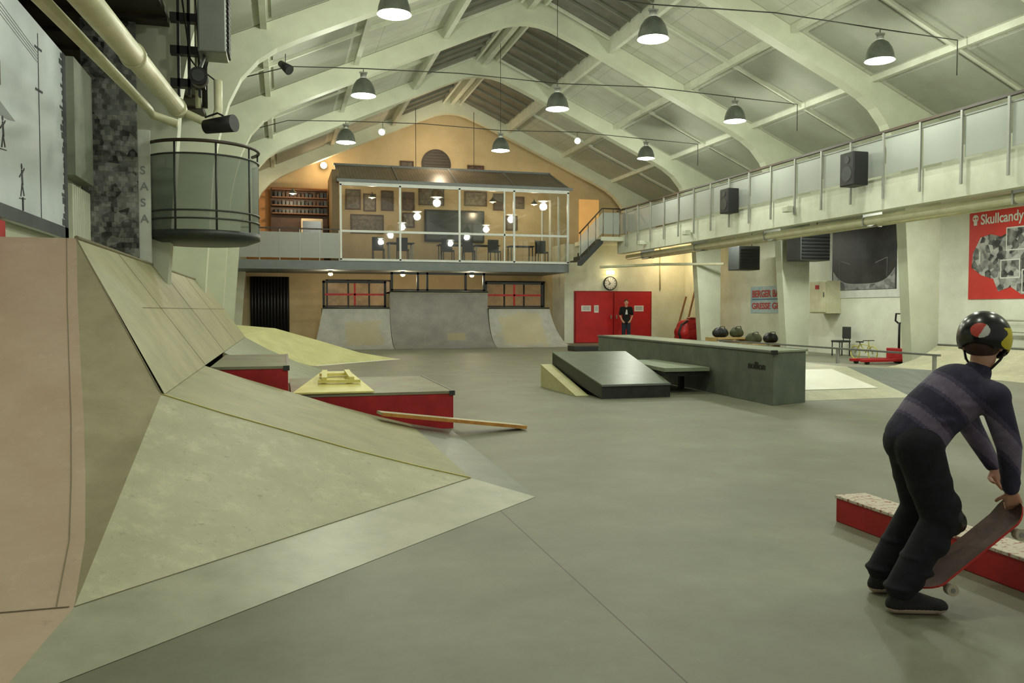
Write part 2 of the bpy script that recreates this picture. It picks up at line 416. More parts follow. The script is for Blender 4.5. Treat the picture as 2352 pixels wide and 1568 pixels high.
b.obj('clock_face',ck)
b=B();b.beam((13.08,31.905,2.46),(13.08-.1,31.905,2.40),.02,.005,black,up=(0,1,0));b.beam((13.08,31.905,2.46),(13.08-.12,31.905,2.6),.014,.005,black,up=(0,1,0));b.obj('hands',ck)
B().box((12.9,31.9,2.82),(13.26,31.995,2.98),exitglow).obj('exit_sign',label='small glowing yellow exit light above the clock',cat='sign',bevel=.01)
light('exit_light','POINT',(13.08,31.7,2.9),8,(1,.85,.5),size=.08)
# conduit on the door wall
B().cyl((15.35,31.97,2.2),(15.35,31.97,4.0),.03,cream_p,n=8).obj('wall_conduit',label='thin vertical conduit on the white door wall',cat='pipe')

# ---------------------------------------------------------------- mezzanine
MY=30.2
fasc=M('mezz_fascia',(124,130,130),rough=.5,metal=.1)
n+=1;B().box((-1.9,MY,2.8),(10.65,YB,3.12),fasc).obj('trim_%d'%n,kind=ST)
gb=E('glazed_room_front',(6.3,MY,3.15),'white-framed glass front of an upstairs viewing room','window wall')
frame_w=M('white_frame',(232,236,232),rough=.4)
b=B()
X0,X1=2.03,10.6
b.box((X0-.04,MY-.05,3.12),(X1+.04,MY+.03,3.2),frame_w)
b.box((X0-.04,MY-.05,5.8),(X1+.04,MY+.03,5.92),frame_w)
b.box((X0,MY-.04,4.14),(X1,MY+.02,4.22),frame_w)
vx=[2.03,4.15,6.35,8.45,10.6]
for x in vx: b.box((x-.035,MY-.05,3.15),(x+.035,MY+.02,5.85),frame_w)
b.box((8.05,MY-.04,3.2),(8.1,MY+.02,5.8),frame_w)
b.obj('window_frame',gb)
for i in range(len(vx)-1):
    for z0,z1 in ((3.2,4.14),(4.22,5.8)):
        x0,x1=vx[i]+.035,vx[i+1]-.035
        B().poly([(x0,MY,z0),(x1,MY,z0),(x1,MY,z1),(x0,MY,z1)],[(0,1,2,3)],glass).obj('glass_pane',gb)
for y in (MY+1.1,MY+2.2,MY+3.3): B().box((X1-.03,y-.03,3.15),(X1+.03,y+.03,5.85),frame_w).obj('side_mullion',gb)
cn=E('glass_room_canopy',(6.3,MY,5.95),'brown corrugated translucent canopy with grey frame','canopy')
b=B();b.poly([(1.95,MY-.1,5.98),(10.7,MY-.1,5.98),(10.5,MY+1.9,6.85),(1.95,MY+1.9,6.85)],[(0,1,2,3)],canopy_m);b.obj('corrugated_sheet',cn)
b=B();b.box((1.9,MY-.15,5.92),(10.75,MY-.07,6.02),fasc);b.box((1.9,MY+1.85,6.8),(10.5,MY+1.95,6.9),fasc)
for x in (1.95,4.1,6.3,8.5,10.6): b.beam((x,MY-.1,5.98),(min(x,10.45),MY+1.9,6.86),.05,.05,fasc)
b.obj('frame',cn)
mr=E('mezzanine_railing',(.2,MY,3.12),'grey mesh railing along open upstairs bar','railing')
B().box((-1.5,MY-.02,4.2),(1.98,MY+.03,4.25),railbrown).obj('handrail',mr)
for i in range(6):
    x=-1.45+i*.68;B().box((x,MY-.01,3.1),(x+.03,MY+.02,4.2),galv).obj('post',mr)
B().box((-1.45,MY,3.2),(1.95,MY+.01,4.1),perf).obj('panel',mr)
sh=E('bar_shelf',(.4,32.6,3.15),'brown back-bar shelving with stacked dark bottles','shelf')
B().box((-.4,32.9,3.12),(1.7,33.28,6.0),brown).obj('shelf_back',sh)
sbm=M('shelf_board',(120,80,50))
for z in (5.0,5.3,5.6,5.9): B().box((-.35,32.6,z),(1.7,32.9,z+.04),sbm).obj('shelf_board',sh)
b=B()
for z in (5.04,5.34,5.64):
    for i in range(14):
        x=-.25+i*.14;b.box((x,32.65,z),(x+.1,32.85,z+random.uniform(.12,.22)),random.choice([black,brown,darkg]))
b.obj('stock',sh).__setitem__('kind','stuff')
orl=M('orange_wall',(204,146,92),rough=.8)
n+=1;B().box((-1.9,33.3,3.12),(2.05,33.4,6.1),orl).obj('trim_%d'%n,kind=ST)
n+=1;B().box((1.75,MY+.3,3.12),(2.0,33.3,6.4),M('mezz_pillar',(130,110,76))).obj('trim_%d'%n,kind=ST)
co=E('bar_counter',(.3,31.8,3.12),'orange-lit bar counter with pale top','counter')
B().box((-1.0,31.6,3.12),(1.5,32.1,4.15),orl).obj('counter_body',co)
B().box((-1.1,31.55,4.15),(1.6,32.15,4.2),wood).obj('counter_top',co)
fg=E('refrigerator',(1.1,32.4,3.12),'lit white drinks fridge behind the bar','fridge')
B().box((.7,32.2,3.12),(1.5,32.58,4.8),M('fridge_white',(210,190,156),emit=.15)).obj('fridge_body',fg,bevel=.03)
B().box((.76,32.17,3.3),(1.44,32.2,4.7),screen_m).obj('door',fg)
pic=[M('picture_art_%d'%i,c,rough=.5,c2=c2,scale=7,detail=3,lo=.4,hi=.6) for i,(c,c2) in enumerate([((80,74,66),(120,106,86)),((140,130,112),(96,88,76)),((64,60,56),(100,84,66)),((108,76,60),(60,52,46))])]
def pict(x,z,w_,h_,i):
    e=E('framed_picture',(x,YB-.05,z-h_/2),'dark framed picture on cream wall','picture','framed pictures on the gable wall')
    b=B();t=.05
    for a in ((x-w_/2,z-h_/2,x+w_/2,z-h_/2+t),(x-w_/2,z+h_/2-t,x+w_/2,z+h_/2),(x-w_/2,z-h_/2+t,x-w_/2+t,z+h_/2-t),(x+w_/2-t,z-h_/2+t,x+w_/2,z+h_/2-t)):
        b.box((a[0],YB-.06,a[1]),(a[2],YB-.001,a[3]),brown)
    b.obj('frame',e)
    B().box((x-w_/2+t,YB-.03,z-h_/2+t),(x+w_/2-t,YB-.001,z+h_/2-t),pic[i%4]).obj('picture_print',e)
for k,(x,z,w_,h_) in enumerate([(2.75,5.75,.6,.8),(3.4,5.65,.5,.7),(4.1,5.75,.5,.8),(4.95,5.75,.5,.75),(5.9,6.0,1.05,.75),(7.75,5.95,.95,.6),(8.75,5.85,.5,.7),(9.6,5.85,.5,.5),(3.3,4.8,1.3,.75),(4.95,5.0,.5,.6),(4.9,7.2,.55,.35),(7.75,7.15,.7,.35),(9.3,5.0,.5,.6)]): pict(x,z,w_,h_,k)
ventd=M('vent_dark',(60,54,46));ventl=M('vent_slat',(76,68,58))
rv=E('round_vent',(6.1,YB-.03,6.7),'round dark vent high on cream gable wall','vent')
b=B();disc(b,(6.1,YB-.001,7.3),.6,ventd,.06);b.obj('vent_disc',rv)
b=B()
for k in range(-4,5):
    z=7.3+k*.12;hw=math.sqrt(max(.01,.52**2-(k*.12)**2));b.box((6.1-hw,YB-.08,z),(6.1+hw,YB-.06,z+.05),ventl)
b.obj('slats',rv)
ds=E('dark_screen',(6.85,YB-.1,4.15),'large dark screen on cream wall','screen')
B().box((5.6,YB-.12,4.15),(8.1,YB-.001,5.45),black).obj('frame',ds,bevel=.02)
B().box((5.68,YB-.13,4.23),(8.02,YB-.12,5.37),screen_m).obj('screen_glass',ds)
tb=E('table',(4.2,31.3,3.12),'small cafe table upstairs behind the glass','table','upstairs tables')
B().box((3.8,31.0,3.84),(4.8,31.6,3.88),M('blue_cloth',(36,50,84))).obj('table_top',tb)
for x in (3.85,4.72):
    for y in (31.05,31.52): B().box((x,y,3.12),(x+.04,y+.04,3.84),steel).obj('leg',tb)
for dx in (2.0,3.4,4.8): dup(tb,(dx,.3,0))
chb=M('chair_dark',(30,30,34),rough=.5)
ch=E('chair',(3.4,30.75,3.12),'dark cafe chair behind the glass','chair','upstairs chairs')
B().box((3.2,30.5,3.55),(3.62,30.9,3.6),chb).obj('seat',ch)
B().box((3.2,30.86,3.6),(3.62,30.9,4.05),chb).obj('backrest',ch)
for x in (3.2,3.59):
    for y in (30.5,30.87): B().box((x,y,3.12),(x+.03,y+.03,3.55),chb).obj('leg',ch)
for dx in (.9,2.6,3.4,4.4,6.3): dup(ch,(dx,0,0))
for i,(x,y,z) in enumerate([(.4,31.4,5.6),(3.3,31.7,5.6),(8.0,31.7,5.6),(9.8,32.0,5.6)]):
    e=E('pendant_lamp',(x,y,z),'small warm pendant lamp in the upstairs room','lamp','small warm pendants upstairs')
    b=B();b.lathe((x,y,z),[(.14,0),(.12,.06),(.03,.14),(.02,.2)],lampgrey,n=16);b.obj('lamp_shade',e)
    b=B();b.ball((x,y,z),(.06,.06,.04),warmbulb);b.obj('bulb',e)
    light('lamp_light','POINT',(x,y,z-.12),62,(1,.78,.5),e,size=.08)
wl=E('wall_light',(1.6,33.2,7.0),'warm glowing globe wall light on gable wall','light')
B().ball((1.6,33.3,7.0),(.13,.12,.13),warmbulb).obj('globe',wl)
B().box((1.5,33.38,6.92),(1.7,33.6,7.08),steel).obj('bracket',wl)
light('gable_light','POINT',(6.0,31.8,7.6),85,(1,.79,.53),size=.2)
light('gable_light','POINT',(1.6,32.9,7.0),35,(1,.7,.4),size=.15)
for i,x in enumerate((1.7,4.35,7.0)):
    e=E('ceiling_spot',(x,31.0,2.7),'small warm ceiling spot under the mezzanine','lamp','warm spots under the mezzanine')
    b=B();b.cyl((x,31,2.8),(x,31,2.68),.07,galv,n=12);b.obj('housing',e)
    b=B();b.ball((x,31,2.67),(.09,.09,.06),warmbulb);b.obj('bulb',e)
    light('spot_light','POINT',(x,31,2.5),40,(1,.84,.58),e,size=.06)
light('stair_warm_light','POINT',(15.4,31.0,3.4),55,(1,.74,.42),size=.1)
for x0,x1 in ((1.7,4.2),(8.1,10.7)):
    w+=1;b=B()
    b.box((x0,YB-.06,1.4),(x1,YB-.01,2.55),M('lit_window',(150,122,82),rough=.4,emit=.3,c2=(60,48,36),scale=1.5))
    b.box((x0-.05,YB-.09,1.35),(x1+.05,YB-.001,1.42),black);b.box((x0-.05,YB-.09,2.5),(x1+.05,YB-.001,2.57),black)
    for t in (0,.33,.66,1): b.box((x0+(x1-x0)*t-.03,YB-.09,1.4),(x0+(x1-x0)*t+.03,YB-.06,2.55),black)
    b.obj('window_%d'%w,kind=ST)
b=B();b.box((-1.2,YB-.1,.4),(.25,YB-.03,2.65),M('black_curtain',(14,14,14),rough=.9))
for i in range(12): b.cyl((-1.14+i*.12,YB-.11,.4),(-1.14+i*.12,YB-.11,2.65),.05,black,n=8)
b.obj('black_curtain',label='black curtain hanging over a doorway',cat='curtain')

# ---------------------------------------------------------------- far quarter pipes
def arc_profile(y0,y1,h,k=10):
    d=y1-y0;R=(d*d+h*h)/(2*h);pts=[]
    a1=math.asin(min(1,d/R)) if h<=R else math.pi-math.asin(d/R)
    for i in range(k+1):
        a=a1*i/k;pts.append((y0+R*math.sin(a),R-R*math.cos(a)))
    return pts
def scuffmat(name,base,base2,tan,cx,cz,hx,hz):
    m=M(name,base,rough=.55,c2=base2,scale=2,detail=10)
    nt=m.node_tree;b=nt.nodes['Principled BSDF'];src=b.inputs['Base Color'].links[0].from_socket
    g=nt.nodes.new('ShaderNodeNewGeometry');sp=nt.nodes.new('ShaderNodeSeparateXYZ');nt.links.new(g.outputs['Position'],sp.inputs[0])
    nz=nt.nodes.new('ShaderNodeTexNoise');nz.inputs['Scale'].default_value=4;nz.inputs['Detail'].default_value=10;nt.links.new(g.outputs['Position'],nz.inputs['Vector'])
    def mth(op,a,bv):
        x=nt.nodes.new('ShaderNodeMath');x.operation=op
        for i_,v_ in enumerate((a,bv)):
            if v_ is None: continue
            if isinstance(v_,(int,float)): x.inputs[i_].default_value=v_
            else: nt.links.new(v_,x.inputs[i_])
        return x.outputs[0]
    dx=mth('DIVIDE',mth('ABSOLUTE',mth('SUBTRACT',sp.outputs[0],cx),None),hx)
    dz=mth('DIVIDE',mth('ABSOLUTE',mth('SUBTRACT',sp.outputs[2],cz),None),hz)
    d=mth('MAXIMUM',dx,dz);d=mth('ADD',d,mth('MULTIPLY',mth('SUBTRACT',nz.outputs['Fac'],.5),1.1))
    r=nt.nodes.new('ShaderNodeMapRange');r.inputs['From Min'].default_value=1.08;r.inputs['From Max'].default_value=.9;r.inputs['To Max'].default_value=.7
    nt.links.new(d,r.inputs['Value'])
    mx=nt.nodes.new('ShaderNodeMix');mx.data_type='RGBA';nt.links.new(r.outputs['Result'],mx.inputs['Factor']);nt.links.new(src,mx.inputs['A']);mx.inputs['B'].default_value=(*lin(tan),1)
    nt.links.new(mx.outputs['Result'],b.inputs['Base Color']);return m
g1=scuffmat('ramp_skin_one',(186,184,176),(160,158,152),(180,166,130),2.75,.55,.62,.42)
g2=scuffmat('ramp_skin_two',(152,148,142),(132,128,124),(172,158,126),6.1,.38,.35,.13)
g3=scuffmat('ramp_skin_three',(186,184,176),(160,158,152),(190,176,138),8.65,.68,.8,.58)
def quarter(name,x0,x1,y0,y1,h,mat,lab,flL=0,flR=0,deck=1.2):
    e=E(name,((x0+x1)/2,y0,0),lab,'skate ramp')
    pts=arc_profile(y0,y1,h,14);b=B();vs=[];m=len(pts)
    for i,(y,z) in enumerate(pts):
        t=i/(m-1);vs+= [(x0-flL*(1-t),y,z+.004),(x1+flR*(1-t),y,z+.004)]
    b.poly(vs,[(2*i,2*i+1,2*i+3,2*i+2) for i in range(m-1)],mat,True)
    for side in (0,1):
        sv=[vs[2*i+side] for i in range(m)]+[(vs[-2+side][0],pts[-1][0]+deck,h),(vs[-2+side][0],pts[-1][0]+deck,0),(vs[-2+side][0],pts[-1][0],0)]
        b.poly(sv,[tuple(range(len(sv)))],ply_old)
    b.obj('riding_surface',e,fixn=False)
    B().box((x0,y1,h-.06),(x1,y1+deck,h-.004),deck_g).obj('deck',e)
    b=B();b.cyl((x0,y1,h+.01),(x1,y1,h+.01),.03,darkg,n=10);b.obj('coping',e)
    return e
q1=quarter('quarter_pipe',1.37,3.73,28.55,30.0,1.42,g1,'low worn grey quarter pipe with tan scuffed patch',flL=.45)
q2=quarter('quarter_pipe',3.75,7.4,28.5,30.05,2.02,g2,'tall dark grey central quarter pipe with deck')
q3=quarter('quarter_pipe',7.42,9.8,28.55,30.0,1.42,g3,'low grey quarter pipe with broad tan scuffed patch',flR=.5)
def guard(name,x0,x1,y,z0,h,lab,posts,redbar=False):
    e=E(name,((x0+x1)/2,y,z0),lab,'railing','black guard rails on the ramp decks')
    t=.04
    for za,zb in ((z0+h-.08,z0+h),(z0+.05,z0+.1)): B().box((x0,y-t,za),(x1,y+t,zb),black).obj('rail_bar',e)
    for p_ in posts: B().box((p_-t,y-t,z0),(p_+t,y+t,z0+h),black).obj('post',e)
    if redbar:
        b=B();b.box((x0,y-.02,z0+h*.5-.03),(x1,y+.02,z0+h*.5+.04),red);b.box(((x0+x1)/2-.03,y-.02,z0+.05),((x0+x1)/2+.04,y+.02,z0+h),red);b.obj('red_bar',e)
guard('guard_rail',1.4,3.70,30.8,1.42,1.0,'black deck guard rail with red crossbars',(1.44,3.66),True)
guard('guard_rail',7.45,9.8,30.8,1.42,1.0,'black deck guard rail with red crossbars',(7.5,9.75),True)
guard('guard_rail',3.8,7.35,30.3,2.02,.72,'black frame guard rail above tall quarter pipe',(3.85,4.8,5.15,6.6,7.3))

# ---------------------------------------------------------------- near left ramp
rp=E('skate_ramp',(-.3,6,0),'large plywood hip bank ramp rising to the side wall','skate ramp')
rows=[(3.1,0,-.98),(3.9,.07,-.88),(4.45,.22,-.95),(5.0,.42,-1.06),(5.6,.68,-1.19),(6.2,1.0,-1.33),(6.8,1.42,-1.47),(7.4,1.93,-1.6)]
b=B();vs=[]
for y,z,x in rows: vs+=[(-2.4,y,z),(x,y,z)]
b.poly(vs,[(2*i,2*i+1,2*i+3,2*i+2) for i in range(1,7)],ply_pink,True);b.obj('pink_face_panel',rp,fixn=False)
b=B();b.poly([vs[0],vs[1],vs[3],vs[2]],[(0,1,2,3)],ply_pink);b.obj('pink_base_strip',rp,fixn=False)
P=(-.8,6.03,.78)
edge=[(x,y,z) for y,z,x in rows[1:]]
b=B();b.poly([P]+edge,[(0,i,i+1) for i in range(1,len(edge))],ply_old,True);b.obj('hip_facet',rp,fixn=False)
prof=[(-.8,.78),(-.4,.635),(.04,.49),(.5,.335),(.95,.2),(1.35,.09)]
S=(-.88,3.9,.07)
b=B();hip=[(x,6.03,z) for x,z in prof];b.poly([S]+hip,[(0,i+1,i) for i in range(1,len(hip))],ply_lt,True);b.obj('front_facet',rp,fixn=False)
b=B();vs=[]
for x,z in prof: vs+=[(x,6.03,z),(x,9.1,z)]
b.poly(vs,[(2*i,2*i+2,2*i+3,2*i+1) for i in range(len(prof)-1)],ply_ol,True);b.obj('side_bank',rp,fixn=False)
T=(1.75,5.67,0.002)
b=B();b.poly([S,(1.35,6.03,.09),T,(-.98,3.1,.002)],[(0,3,2,1)],strip_m);b.obj('front_base_strip',rp,fixn=False)
b=B();b.poly([(1.35,6.03,.09),(1.35,9.1,.09),(1.82,9.1,.002),T],[(0,3,2,1)],strip_g);b.obj('side_base_strip',rp,fixn=False)
b=B();b.poly([(-.78,6.03,.78),(-1.6,7.4,1.93),(-1.6,18.6,1.93),(-.78,18.6,.78)],[(0,3,2,1)],ply_ol);b.obj('upper_bank',rp,fixn=False)
b=B()
for i in range(len(prof)-1):
    (xa,za),(xb,zb)=prof[i],prof[i+1];b.beam((xa,6.03,za+.003),(xb,6.03,zb+.003),.014,.005,yline)
b.obj('hip_edge_line',rp)
def sm_(a,c,wd=.006):
    B().beam(Vector(a)+V(0,0,.0015),Vector(c)+V(0,0,.0015),wd,.003,seam_m).obj('panel_seam',rp)
sm_(S,(1.35,6.03,.09));sm_(P,(-1.6,7.4,1.93))
sm_((-1.2,8.0,1.372),(-1.2,18.6,1.372))
for y in (9.1,12.0,15.0): sm_((-.78,y,.785),(-1.6,y,1.935),.006)
b=B()
for i in range(1,len(rows)-1):
    y,z,x=rows[i];y2,z2,x2=rows[i+1];b.beam((x-.07,y,z+.002),(x2-.07,y2,z2+.002),.004,.003,seam_m)
b.obj('panel_seam',rp)
sm_((-2.4,3.9,.072),(-.9,3.9,.072))
b=B();b.poly([(x,9.1,z) for x,z in prof]+[(1.82,9.1,0),(-.8,9.1,0)],[tuple(range(len(prof)+2))],ply_old);b.obj('end_face',rp)
b=B();b.poly([(-.78,18.6,.78),(-1.6,18.6,1.93),(-2.3,18.6,1.93),(-2.3,18.6,0),(-.78,18.6,0)],[(0,1,2,3,4)],ply_old);b.obj('end_face',rp)
B().box((-2.35,7.4,1.87),(-1.6,18.6,1.93),ply_ol).obj('deck',rp)
b=B();b.cyl((-1.6,7.4,1.935),(-1.6,18.6,1.935),.018,seam_m,n=8);b.obj('coping',rp)
pf=[(-.8,.78),(-.3,.5),(.3,.22),(.95,.002)];vs=[];b=B()
for x,z in pf: vs+=[(x,12.0,z),(x,18.6,z)]
b.poly(vs,[(2*i,2*i+2,2*i+3,2*i+1) for i in range(3)],ledge_t,True);b.poly([(x,12.0,z) for x,z in pf]+[(-.8,12.0,0)],[(0,1,2,3,4)],ply_old);b.obj('low_bank',rp,fixn=False)
def boxthing(name,x0,x1,y0,y1,z0,z1,lab):
    e=E(name,((x0+x1)/2,(y0+y1)/2,z0),lab,'skate box','red skate boxes')
    B().box((x0,y0,z0),(x1,y1,z1-.03),redbox).obj('box_body',e,bevel=.004)
    B().box((x0,y0-.01,z1-.03),(x1+.01,y1,z1),deck_g).obj('box_top',e)
    b=B();b.box((x1-.05,y0-.016,z1-.05),(x1+.016,y0-.01,z1+.003),darkg);b.beam((x1,y0,z1-.005),(x1,y1,z1-.005),.03,.02,steel);b.obj('metal_edge',e)
    return e
boxthing('skate_box',-.75,.05,9.3,11.8,0,.745,'higher red skate box with olive top')
boxthing('skate_box',.08,1.87,9.25,11.5,0,.43,'lower red skate box with worn green top')
yb=E('wedge_board',(.5,9.7,.435),'pale yellow plywood wedge board on red box','board')
b=B();b.poly([(.09,9.22,.437),(.97,9.22,.437),(.80,10.5,.57),(.46,10.5,.57),(.09,9.22,.455),(.97,9.22,.455),(.80,10.5,.59),(.46,10.5,.59),],[(3,2,1,0),(4,5,6,7),(0,1,5,4),(1,2,6,5),(2,3,7,6),(3,0,4,7)],ypl);b.obj('sloping_sheet',yb)
B().box((.48,10.4,.435),(.78,10.48,.565),wood).obj('support_block',yb)
cr=E('wooden_frame_offcut',(.6,9.85,.5),'small pale timber frame lying on yellow board','wood')
for a_,c_ in (((.38,9.7,.535),(.86,9.66,.532)),((.42,10.1,.578),(.8,10.14,.58)),((.45,9.66,.565),(.48,10.16,.615)),((.76,9.66,.565),(.74,10.16,.615))):
    B().beam(a_,c_,.06,.035,ypl).obj('timber_piece',cr)
pk=E('plank',(1.8,8.8,0),'thin wooden plank propped on the bank edge with orange side','plank')
B().beam((.97,8.72,.27),(2.62,9.0,.03),.2,.03,ply_lt).obj('board',pk)
B().beam((.985,8.60,.27),(2.635,8.885,.03),.02,.036,orange_w).obj('painted_edge',pk)
yr=E('yellow_lit_bank_ramp',(0,21,0),'yellow-lit plywood corner bank ramp','skate ramp')
b=B()
b.poly([(-1.5,18.8,.55),(.72,20.5,.002),(3.05,22.8,.002),(-.2,22.4,.88),(-1.5,21.6,1.02),(-1.5,19.2,.7),(.9,22.5,.55),(2.0,22.7,.2),(-1.5,18.8,0)],
 [(0,1,5),(5,1,3,4),(1,6,3),(1,7,6),(1,2,7),(0,8,1)],yramp)
b.poly([(-1.5,21.6,1.02),(-.2,22.4,.88),(.9,22.5,.55),(2.0,22.7,.2),(3.05,22.8,.002),(-1.5,22.8,0)],[(0,1,2,3,4,5)],ply_old)
b.obj('riding_surface',yr,fixn=False)
b=B();b.beam((.72,20.5,.004),(3.05,22.8,.004),.18,.01,whsheet);b.obj('base_strip',yr)

# ---------------------------------------------------------------- centre obstacles
lg=E('long_ledge',(7.1,14,0),'long grey-green skate ledge with metal coping','skate ledge')
a=(6.66,10.22);c=(7.38,10.5);d=(7.78,17.9);e_=(7.0,17.8)
B().prism([a,c,d,e_],'z',0,.75,ledge_m).obj('ledge_body',lg,bevel=.006)
B().prism([(a[0]-.01,a[1]-.02),(c[0]+.01,c[1]-.02),(d[0]+.01,d[1]),(e_[0]-.01,e_[1])],'z',.75,.775,ledge_t).obj('ledge_top',lg)
for p_,q_ in ((a,e_),(c,d)): B().beam((p_[0],p_[1]-.01,.765),(q_[0],q_[1],.765),.05,.03,steel).obj('metal_coping',lg)
B().box((a[0]-.03,a[1]-.03,.72),(a[0]+.05,a[1]+.02,.785),black).obj('corner_cap',lg)
text('nollion',.15,(6.685,10.93,.49),(math.pi/2,0,math.radians(-90-2.6)),black,'graffiti_lettering',lg,ext=.002,fit=.48)
kk=E('tilted_kicker',(5.2,12.6,0),'black-edged tilted kicker box with dark green top','skate kicker')
bl,br,fr,fl=(4.66,11.7),(5.8,11.7),(6.04,14.0),(4.63,14.0)
zt=[.2,.2,.585,.585];cs=[bl,br,fr,fl]
b=B();vs=[(x,y,0.0 if i<2 else z-.27) for i,((x,y),z) in enumerate(zip(cs,zt))]+[(x,y,z) for (x,y),z in zip(cs,zt)]
b.poly(vs,[(3,2,1,0),(0,1,5,4),(1,2,6,5),(2,3,7,6),(3,0,4,7)],kick_blk)
b.box((4.7,13.85,0),(5.95,13.95,.32),kick_blk);b.obj('kicker_body',kk)
b=B();vs=[(x,y,z) for (x,y),z in zip(cs,zt)]+[(x,y,z+.018) for (x,y),z in zip(cs,zt)]
b.poly(vs,[(4,5,6,7),(0,1,5,4),(1,2,6,5),(2,3,7,6),(3,0,4,7)],kick_top);b.obj('kicker_top',kk)
B().beam((bl[0],bl[1]-.005,.205),(br[0],br[1]-.005,.205),.03,.03,steel).obj('edge_strip',kk)
lw=E('pale_wedge',(4.5,13,0),'pale plywood wedge tucked beside the kicker','skate kicker')
pwd=M('pale_yellow_ply',(200,196,146),rough=.5,c2=(186,180,130),scale=4)
B().prism([(12.12,0),(13.95,0),(13.95,.38)],'x',4.40,4.6,pwd).obj('wedge_body',lw)
B().beam((4.5,12.12,.008),(4.5,13.95,.388),.21,.012,pwd).obj('wedge_top',lw)
lt=E('manual_pad',(6.1,13,0),'low dark manual pad with green-grey top','skate box')
B().prism([(5.9,12.1),(6.70,12.1),(6.76,14.3),(6.1,14.3)],'z',.36,.42,ledge_t).obj('pad_top',lt)
B().prism([(5.92,12.15),(6.68,12.15),(6.74,14.25),(6.12,14.25)],'z',.28,.36,kick_blk).obj('pad_edge',lt)
for x,y in ((6.1,12.9),(6.6,12.9),(6.2,14.1),(6.65,14.1)): B().box((x-.04,y-.04,0),(x+.04,y+.04,.28),kick_blk).obj('leg',lt)
bx=E('low_box',(9.7,25.8,0),'small low black box on the floor','skate box')
B().box((9.2,25.5,0),(10.25,26.2,.15),kick_blk).obj('box_body',bx,bevel=.01)
B().box((9.2,25.5,.15),(10.25,26.2,.17),darkg).obj('box_top',bx)
wb=E('white_bank_ramp',(8.7,11.6,0),'low pale bank ramp with white sheet surface','skate ramp')
G=[(7.5,10.65,.002),(9.4,10.65,.002),(9.62,12.5,.352),(7.6,12.5,.352)]
B().poly(G,[(0,1,2,3)],ply_lt).obj('bank_surface',wb,fixn=False)
def lerp(p,q,t): return Vector(p)*(1-t)+Vector(q)*t
def bil(u,v): return lerp(lerp(G[0],G[1],u),lerp(G[3],G[2],u),v)+V(0,0,.006)
B().poly([bil(.0,.28),bil(.86,.28),bil(.8,.92),bil(0,.92)],[(0,1,2,3)],whsheet).obj('white_sheet',wb,fixn=False)
b=B();b.poly([(9.4,10.65,0),(10.6,11.5,0),(12.2,12.9,0),(12.0,13.1,.2),(9.62,12.5,.352)],[(0,1,2,3,4)],ledge_m)
b.poly([(9.62,12.5,.352),(12.0,13.1,.2),(11.8,14.6,.2),(9.62,14.2,.352)],[(0,1,2,3)],deck_g);b.obj('side_flank',wb,fixn=False)
B().prism([(7.62,12.5),(9.62,12.5),(9.62,14.2),(7.7,14.2)],'z',0,.35,ply_lt).obj('deck',wb)
fr_=E('flat_rail',(13,18.5,0),'long low steel grind rail on posts','skate rail')
B().box((12.96,14.0,.40),(13.04,23.0,.44),steel).obj('rail_bar',fr_)
for y in (14.1,17.2,20.2,22.8):
    b=B();b.box((12.97,y,0),(13.03,y+.06,.40),galv);b.box((12.85,y-.07,0),(13.15,y+.13,.015),galv);b.obj('post',fr_)
rq=E('side_quarter_pipe',(14.5,12,0),'long low pale quarter pipe against the white wall','skate ramp')
pf=[(13.25,.002),(13.8,.06),(14.3,.18),(14.7,.34),(15.0,.52)]
b=B();vs=[]
for x,z in pf: vs+=[(x,6.5,z),(x,16.2,z)]
b.poly(vs,[(2*i,2*i+1,2*i+3,2*i+2) for i in range(4)],ply_lt,True);b.poly([(x,16.2,z) for x,z in pf]+[(15.8,16.2,.52),(15.8,16.2,0)],[tuple(range(7))],ply_ol)
b.obj('riding_surface',rq,fixn=False)
B().box((15.0,6.5,.46),(15.8,16.2,.52),ply_lt).obj('deck',rq)
b=B();b.cyl((15,6.5,.53),(15,16.2,.53),.025,steel,n=8);b.obj('coping',rq)
wr=E('wall_hand_rail',(16.3,12,0),'white tubular hand rail beside the wall','railing')
for z,r in ((1.12,.03),(.85,.02)): B().tube([(16.2,7,z),(16.2,15.9,z)],r,trimw).obj('rail_bar',wr)
for y in (7.2,9.4,11.6,13.8,15.85): B().cyl((16.2,y,0),(16.2,y,1.12),.02,trimw,n=8).obj('post',wr)

# ---------------------------------------------------------------- wall posters right
def vor(name,c1,c2,scale,p0=.3,p1=.7,blk=.4):
    m=bpy.data.materials.new(name);m.use_nodes=True;nt=m.node_tree;b=nt.nodes['Principled BSDF']
    g=nt.nodes.new('ShaderNodeNewGeometry');v=nt.nodes.new('ShaderNodeTexVoronoi');v.inputs['Scale'].default_value=scale
    n_=nt.nodes.new('ShaderNodeTexNoise');n_.inputs['Scale'].default_value=scale*.8;n_.inputs['Detail'].default_value=8
    mx=nt.nodes.new('ShaderNodeMix');mx.data_type='RGBA';mx.inputs['Factor'].default_value=1-blk
    r=nt.nodes.new('ShaderNodeValToRGB');r.color_ramp.elements[0].color=(*lin(c1),1);r.color_ramp.elements[1].color=(*lin(c2),1);r.color_ramp.elements[0].position=p0;r.color_ramp.elements[1].position=p1
    sp=nt.nodes.new('ShaderNodeSeparateColor')
    nt.links.new(g.outputs['Position'],v.inputs['Vector']);nt.links.new(g.outputs['Position'],n_.inputs['Vector'])
    nt.links.new(v.outputs['Color'],mx.inputs['A']);nt.links.new(n_.outputs['Color'],mx.inputs['B'])
    nt.links.new(mx.outputs['Result'],sp.inputs[0]);nt.links.new(sp.outputs[0],r.inputs['Fac']);nt.links.new(r.outputs['Color'],b.inputs['Base Color'])
    b.inputs['Roughness'].default_value=.6;return m
photo=vor('greyscale_photo',(50,52,52),(186,188,182),7)
